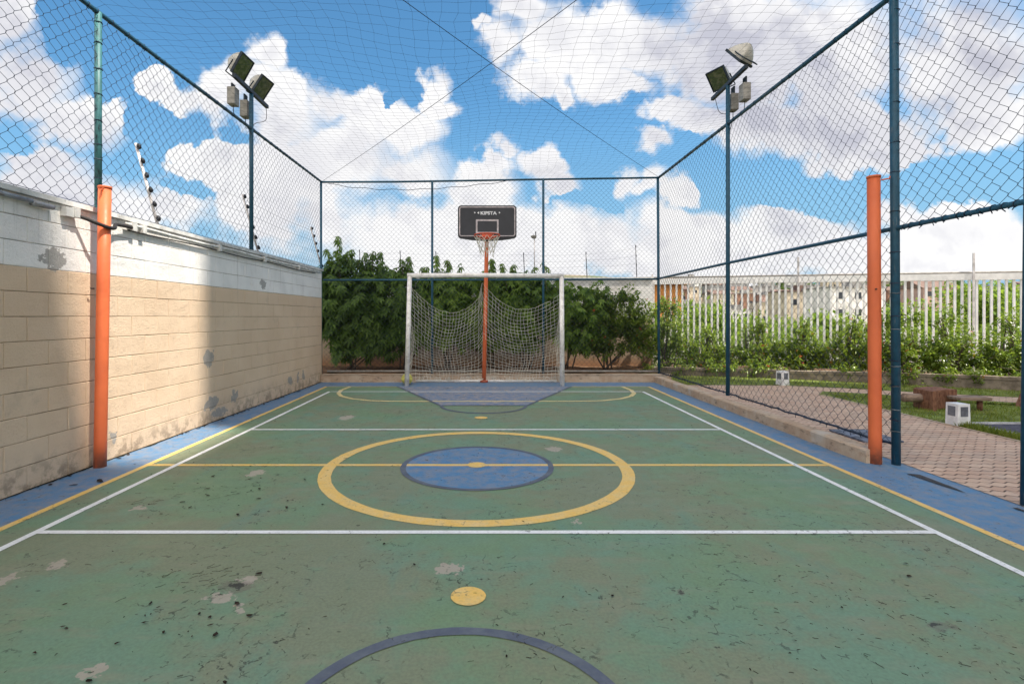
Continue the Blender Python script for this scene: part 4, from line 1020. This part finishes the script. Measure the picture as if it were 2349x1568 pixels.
# timber bench
bn = thing('timber_bench', (6.85, 7.95, 0), 'rustic reddish timber block with a log and a plank sticking out, on the lawn', 'bench')
mb = MB()
for k in range(9):
    x = 6.58+k*.064; y = 7.9-.012*(k-4)**2*.4+.03*k; mb.box((x+.001, y-.16, 0), (x+.062, y+.2, .295+R.uniform(-.008, .008)))
mb.build('block', M['wood_red'], bn, bevel=.006)
mb = MB(); mb.tube([(6.9, 7.98, .16), (6.6, 7.9, .17), (6.42, 7.87, .175), (6.3, 7.85, .18)], .065, 12); mb.build('log', M['wood_grey'], bn, True)
mb = MB(); mb.box((6.95, 7.62, .165), (7.42, 7.86, .215), T=Matrix.Translation((0, 0, 0))); mb.build('plank', M['wood_grey'], bn, bevel=.012)
mb = MB(); mb.tube([(7.34, 7.74, 0), (7.34, 7.74, .164)], .035, 10); mb.build('leg', M['wood_red'], bn, True)
# slanted timber at the picture edge
mb = MB(); Tl = Matrix.Translation((8.28, 8.05, 0)) @ Matrix.Rotation(math.radians(24), 4, 'Y'); mb.prism([(-.06, -.05), (.06, -.05), (.06, .05), (-.06, .05)], -.03, 2.2, T=Tl)
tag(mb.build('slanted_post', M['wood_red'], bevel=.01), 'slanted brown timber leg of play equipment at the right picture edge', 'post')
mb = MB(); mb.box((4.18, 5.75, .0055), (4.62, 6.35, .030)); tag(mb.build('floor_mat', paint('mat_blue', (.13, .15, .20, 1), .8, .4, 12, dirt=(.3, .3, .33, 1)), bevel=.008), 'blue-grey mat lying on the pavers behind the kerb fence', 'mat')

# ------------------------------------------------------------------ trees and town beyond the railing
def tree(base, h, rr, n, label, L=.24, mat=None, name='tree'):
    t = thing(name, base, label, 'tree', 'sunlit trees beyond the railing')
    x, y, z = base; st = MB(); cr = MB()
    st.tube(smooth_pts([(x, y, z), (x+.1, y, z+h*.35), (x-.05, y+.1, z+h*.75)], 4), .16, 8, r2=.05)
    bl = []
    for k in range(9):
        d = rnd_dir(); c = Vector((x, y, z+h*.62))+Vector((d.x*rr*.6, d.y*rr*.6, d.z*h*.24)); bl.append((c, rr*R.uniform(.38, .6)))
        branch(st, (x, y, z+h*.4), c, .05, .015, .2)
    st.build('trunk', M['bark'], t, True)
    for (c, r_) in bl:
        for _ in range(n//9//8):
            p, d = in_blob(c, (r_, r_, r_*.8), .35); dirn = (d+Vector((0, 0, .4))).normalized()
            for q in range(8): leaf(cr, p+rnd_dir()*L*.8, (dirn*.4+rnd_dir()).normalized(), Vector((0, 0, 1))+rnd_dir()*.6, L*R.uniform(.6, 1.3), L*.5, droop=.4)
    cr.build('crown', mat or M['leaf_far'], t)
def at(px_, Y, z=None): return ((px_-CX)/F*Y, Y)
tl = [(1580, 19, 716, 1.7), (1650, 24, 718, 2.0), (1730, 20, 745, 1.7), (1810, 22, 738, 1.8), (1900, 19, 745, 1.6), (1990, 22, 752, 1.8), (2080, 20, 730, 1.9), (2170, 26, 690, 2.6), (2250, 23, 672, 2.6), (2330, 24, 668, 2.8), (2410, 22, 672, 2.4)]
names = ['at the far fence corner', 'left of the kerb floodlight mast', 'right of the kerb floodlight mast', 'below the small pale house', 'below the big white building', 'left of the right orange pole', 'right of the teal gate post', 'below the red roofed houses', 'above the broad garden bush', 'near the right picture edge', 'cut by the right picture edge']
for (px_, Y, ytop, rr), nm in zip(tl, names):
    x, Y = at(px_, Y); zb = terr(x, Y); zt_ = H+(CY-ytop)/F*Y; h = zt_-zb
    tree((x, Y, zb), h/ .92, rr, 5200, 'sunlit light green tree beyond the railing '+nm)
# houses
HM = {}
def hmat(k, c):
    HM[k] = paint('house_'+k, c, .85, .15, .6, .2, dirt=tuple(v*.5 for v in c[:3])+(1,), dirt_amt=.4, dirt_scale=.9); return HM[k]
for k, c in (('white', (.72, .70, .68, 1)), ('cream', (.55, .47, .36, 1)), ('grey', (.35, .34, .34, 1)), ('brick', (.30, .17, .12, 1)), ('pink', (.45, .30, .26, 1)), ('orange', (.60, .25, .07, 1)), ('roof', (.17, .115, .095, 1)), ('slab', (.28, .27, .26, 1))): hmat(k, c)
M['pane'] = paint('window_pane', (.03, .035, .045, 1), .2, .2, 2, .5)
def house(x, y, z, w, d, h, wall, roof, label, gable):
    t = thing('house', (x, y, z), label, 'house', 'hillside houses beyond the railing')
    mb = MB(); mb.box((x-w/2, y-d/2, z-3), (x+w/2, y+d/2, z+h)); mb.build('wall', HM[wall], t)
    mb = MB(); T_ = None
    if gable:
        o = .35; e = w*.22; vs = [(x-w/2-o, y-d/2-o, z+h+.01), (x+w/2+o, y-d/2-o, z+h+.01), (x+w/2+o, y+d/2+o, z+h+.01), (x-w/2-o, y+d/2+o, z+h+.01), (x-w/2-o, y, z+h+e), (x+w/2+o, y, z+h+e)]
        mb.add(vs, [(0, 1, 5, 4), (2, 3, 4, 5), (1, 2, 5), (3, 0, 4), (0, 3, 2, 1)])
    else:
        mb.box((x-w/2-.2, y-d/2-.2, z+h+.01), (x+w/2+.2, y+d/2+.2, z+h+.25)); mb.box((x+w*.15, y, z+h+.26), (x+w*.4, y+d*.3, z+h+1.5))
    mb.build('roof', HM[roof], t)
    if wall == 'orange': return
    fl_ = max(1, int(h/2.9)); nc = max(1, int(w/2.6))
    for f in range(fl_):
        for c in range(nc):
            if R.random() < .15: continue
            wx_ = x-w/2+w*(c+.5)/nc; wz = z+h*(f+.35)/fl_; m_ = MB(); m_.box((wx_-.55, y-d/2-.04, wz), (wx_+.55, y-d/2+.05, wz+1.15)); m_.build('window', M['pane'], t)
def at3(px_, py_, Y): return (px_-CX)/F*Y, Y, H+(CY-py_)/F*Y
x, y, z = at3(1932, 737, 95); house(x, y, z, 9.6, 8, 5.9, 'white', 'slab', 'large plain white building beyond the railing, left of the orange pole', False)
x, y, z = at3(1818, 716, 110); house(x, y, z, 7.2, 7, 4.2, 'cream', 'roof', 'pale two-storey house with dark windows left of the large white building', False)
x, y, z = at3(1503, 700, 34); house(x, y, z, 2.4, 3, 1.25, 'orange', 'orange', 'bright orange brick house seen through the railing at the far corner', True)
x, y, z = at3(2128, 690, 130); house(x, y, z, 9, 8, 3.0, 'pink', 'roof', 'reddish house just right of the teal gate post beyond the railing', True)
cols = ['white', 'cream', 'grey', 'grey', 'pink', 'white', 'brick', 'cream', 'grey']
desc = {'white': 'whitewashed', 'cream': 'cream', 'grey': 'grey rendered', 'brick': 'bare brick', 'pink': 'pinkish'}
cnt = 0
for row, (Y, py_) in enumerate(((150, 712), (185, 702), (225, 693), (270, 683), (320, 675))):
    px_ = 1545+R.uniform(0, 20)
    while px_ < 2360:
        w = R.uniform(6, 11); h = R.uniform(2.8, 6.2); x = (px_-CX)/F*Y; yy = Y+R.uniform(-9, 9); zz = terr(x, yy)
        c = R.choice(cols); g_ = R.random() < .28; cnt += 1
        house(x, yy, zz, w, R.uniform(6, 9), h, c, 'roof' if g_ else 'slab', '%s hillside house with %s, one of the rows beyond the railing' % (desc[c], 'a reddish pitched roof' if g_ else 'a flat slab roof'), g_)
        px_ += w/Y*F*R.uniform(1.05, 1.7)
for k in range(34):
    px_ = R.uniform(1530, 2360); Y = R.uniform(130, 330); x = (px_-CX)/F*Y; zb = terr(x, Y)
    t = thing('hill_tree', (x, Y, zb), 'dark round tree among the hillside houses', 'tree', 'dark trees among the hillside houses'); cr = MB(); st = MB()
    st.tube([(x, Y, zb), (x, Y, zb+3)], .25, 6); st.build('trunk', M['bark'], t)
    for q in range(300): p, d = in_blob((x, Y, zb+4.2), (2.6, 2.6, 2.4), .4); leaf(cr, p, rnd_dir(), rnd_dir(), 1.0, .8)
    cr.build('crown', M['leaf_dark'], t)

# ------------------------------------------------------------------ the apartment towers right of the court that shade it (out of frame)
SX, SY, SZ = .53, -.22, 1.0                                  # towards the sun
tw = thing('apartment_building', (22, 0, 0), 'pale apartment tower standing right of the garden, out of the photograph', 'building')
NX = 17.0; NH = (NX+3.02)/SX; Ya = 6.68-SY*-1*(NX+3.62)/SX
mb = MB(); mb.box((NX, Ya, -2), (20, 5.7, 50)); mb.box((NX, -18, -2), (29, -5.73, 48.7)); mb.box((NX, -5.729, -2), (28.9, Ya-.001, NH)); mb.build('wall', HM['white'], tw)
wn = MB(); wn.box((-.03, -.6, 0), (.05, .6, 1.3)); w0 = wn.build('window', M['pane']); first = True
for zz in range(2, 48, 3):
    for yy in (-15.5, -12, -8.5, -.4, 1.9, 4.2):
        o = w0 if first else w0.copy()
        if not first: COL.objects.link(o)
        first = False; o.location = (NX, yy, zz); o.parent = tw; o.matrix_parent_inverse = Matrix.Translation(-Vector(tw.location))

# ------------------------------------------------------------------ sky and sun
W = bpy.data.worlds.new('World'); scene.world = W; W.use_nodes = True
t = NT(W.node_tree); bg = t.n['Background']
el = math.atan2(SZ, math.hypot(SX, SY)); az = math.atan2(SX, SY)          # sky rotation measured from +Y towards +X
sky = t.node('ShaderNodeTexSky', sky_type='NISHITA'); sky.sun_disc = False; sky.sun_elevation = el; sky.sun_rotation = az; sky.air_density = 1.0; sky.dust_density = .6; sky.ozone_density = 2.0
tc = t.node('ShaderNodeTexCoord'); Dv = t.vmath('NORMALIZE', tc.outputs['Generated'])
dx, dy, dz = t.sep(Dv)
yc = t.math('MAXIMUM', dy, .12)
uv = t.comb(t.math('DIVIDE', dx, yc), t.math('DIVIDE', dz, yc), 0)
wrp = t.vmath('SUBTRACT', t.noise(uv, 7, 7, .62, 'Color'), (.5, .5, .5)); wr2 = t.vmath('SUBTRACT', t.noise(uv, 2.2, 3, .5, 'Color'), (.5, .5, .5))
P2 = t.vmath('ADD', t.vmath('ADD', uv, t.vmath('SCALE', wrp, .16)), t.vmath('SCALE', wr2, .06))
pos = [(20, 30, 80, 90), (60, 180, 150, 130), (180, 270, 150, 90), (90, 380, 200, 60), (140, 450, 300, 90), (350, 480, 200, 60),
       (365, 175, 55, 45), (430, 225, 65, 45), (500, 230, 80, 75), (600, 130, 60, 55), (560, 200, 100, 80), (650, 250, 130, 110), (740, 230, 80, 70), (840, 260, 100, 75), (790, 370, 190, 130), (990, 185, 45, 45), (1010, 240, 55, 40), (950, 300, 95, 60), (930, 390, 130, 80), (520, 345, 110, 60), (600, 430, 200, 110), (470, 380, 80, 40),
       (1160, 335, 38, 34), (1130, 375, 60, 40), (1230, 370, 85, 50), (1270, 420, 60, 50), (1090, 430, 130, 60), (1440, 395, 35, 40), (1490, 400, 55, 40),
       (1200, 20, 110, 70), (1110, 75, 35, 24), (1150, 120, 45, 70), (1300, 90, 190, 110), (1230, 185, 95, 45), (1295, 215, 38, 32), (1450, 100, 200, 120), (1420, 200, 100, 35), (1650, 120, 260, 180), (1900, 110, 320, 190), (2200, 130, 280, 220), (1520, 260, 60, 40), (1490, 320, 55, 36), (1620, 280, 120, 60), (1750, 300, 180, 80), (1950, 310, 180, 90), (2280, 270, 150, 60),
       (1080, 540, 700, 110), (1820, 540, 200, 60), (2200, 520, 260, 70), (1560, 560, 200, 110), (1700, 600, 900, 70), (1560, 430, 45, 60), (1770, 500, 50, 30)]
neg = [(1330, 452, 90, 20), (150, 60, 60, 90), (250, 170, 55, 60), (330, 260, 50, 45), (30, 345, 75, 24), (275, 350, 60, 28), (430, 300, 65, 42), (370, 255, 50, 40), (430, 433, 70, 22), (540, 300, 40, 20), (905, 225, 22, 30), (1395, 450, 55, 22), (1615, 400, 60, 45), (1580, 340, 40, 30), (1730, 455, 90, 34), (1940, 460, 90, 48), (2190, 400, 150, 52), (2330, 380, 60, 40)]
def field(Pv, items):
    acc = None
    for (x, y, rx, ry) in items:
        d = t.vmath('LENGTH', t.vmath('MULTIPLY', t.vmath('SUBTRACT', Pv, ((x-CX)/F, (CY-y)/F, 0)), (F/rx, F/ry, 0)))
        if acc is None: acc = d
        else: acc = t.math('SMOOTH_MIN', acc, d, .25)
    return t.math('SUBTRACT', .97, acc)
fp = field(P2, pos); fn = field(P2, neg)
f0 = t.math('SUBTRACT', fp, t.math('MULTIPLY', t.math('MAXIMUM', fn, 0), 1.5))
f0 = t.math('MINIMUM', f0, .9)
fb = t.math('SUBTRACT', t.noise(uv, 7, 12, .58), .5)
dens_front = t.math('ADD', f0, t.math('MULTIPLY', fb, 1.25))
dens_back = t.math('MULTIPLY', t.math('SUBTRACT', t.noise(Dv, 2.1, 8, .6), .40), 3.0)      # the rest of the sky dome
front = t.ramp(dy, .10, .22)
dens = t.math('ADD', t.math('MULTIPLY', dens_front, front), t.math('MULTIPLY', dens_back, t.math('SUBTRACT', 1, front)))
cov = t.ramp(dens, .0, t.ramp(t.noise(t.vmath('ADD', uv, (9, 2, 0)), 4.5, 4, .5), .36, .64, .12, .7))
# cloud tone: bright sunlit tops, lilac grey where thick
# self shading: compare the cloud's density with the density a little way towards the sun (up and right)
offs = t.vmath('ADD', uv, (.018, .045, 0))
up = t.noise(t.vmath('ADD', offs, t.vmath('SCALE', wr2, .06)), 7, 6, .58); here = t.noise(t.vmath('ADD', uv, t.vmath('SCALE', wr2, .06)), 7, 6, .58)
rel = t.ramp(t.math('SUBTRACT', up, here), -.06, .13)
sh = t.math('ADD', t.math('MULTIPLY', t.ramp(dens, .35, 1.3), .28), t.math('ADD', t.math('MULTIPLY', rel, t.math('MULTIPLY', t.ramp(dens, .1, .5), .42)), t.math('MULTIPLY', t.ramp(t.noise(t.vmath('ADD', uv, (3, 1.7, 0)), 2.6, 4, .5), .44, .66), .55)))
hi = t.math('MULTIPLY', t.ramp(t.sep(uv)[0], .1, .5), t.ramp(t.sep(uv)[1], .25, .45))
sh = t.math('MULTIPLY', sh, t.math('ADD', .75, t.math('MULTIPLY', hi, .45)), clamp=True)
ccol = t.mix(sh, (.63, .627, .63, 1), (.36, .365, .42, 1))
blue = t.mix(1, t.vmath('SCALE', sky.outputs[0], .115), (.50, .88, .98, 1), 'MULTIPLY')
blue = t.mix(t.ramp(dz, .0, .42, 1.0, 0), blue, (.19, .335, .47, 1))
# out-of-view clouds behind and overhead are brightened and warmed to lift the shaded court
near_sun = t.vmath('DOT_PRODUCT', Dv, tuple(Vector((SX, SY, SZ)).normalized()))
fill_gain = t.math('ADD', 1, t.math('ADD', t.math('MULTIPLY', t.ramp(dy, .12, -.25), 1.3), t.math('MULTIPLY', t.ramp(near_sun, .62, .95), 1.6)))
ccol = t.vmath('SCALE', t.mix(t.math('SUBTRACT', fill_gain, 1, clamp=True), ccol, t.mix(1, ccol, (1.08, 1.0, .87, 1), 'MULTIPLY')), fill_gain)
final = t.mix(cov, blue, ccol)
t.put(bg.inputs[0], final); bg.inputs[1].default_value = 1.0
W.cycles.sampling_method = 'MANUAL'; W.cycles.sample_map_resolution = 512

sl = bpy.data.lights.new('sun', 'SUN'); sl.energy = 5.0; sl.angle = math.radians(.53); sl.color = (1, .93, .82)
so = bpy.data.objects.new('sun', sl); COL.objects.link(so)
so.rotation_euler = Vector((-SX, -SY, -SZ)).to_track_quat('-Z', 'Y').to_euler(); so.location = (10, -5, 20)

cam = bpy.data.cameras.new('camera'); co = bpy.data.objects.new('camera', cam); COL.objects.link(co); scene.camera = co
co.location = (0, 0, H); co.rotation_euler = (PI/2, 0, 0)
cam.sensor_width = 36; cam.lens = 36*F/2348; cam.clip_end = 3000; cam.clip_start = .05
cam.shift_x = (1174-CX)/2348; cam.shift_y = -(784-CY)/2348
vs = scene.view_settings; vs.view_transform = 'Standard'; vs.look = 'None'; vs.exposure = 0.72; vs.gamma = 1; vs.use_curve_mapping = False
scene.render.engine = 'CYCLES'; scene.cycles.max_bounces = 6; scene.cycles.transparent_max_bounces = 12; scene.cycles.use_denoising = True
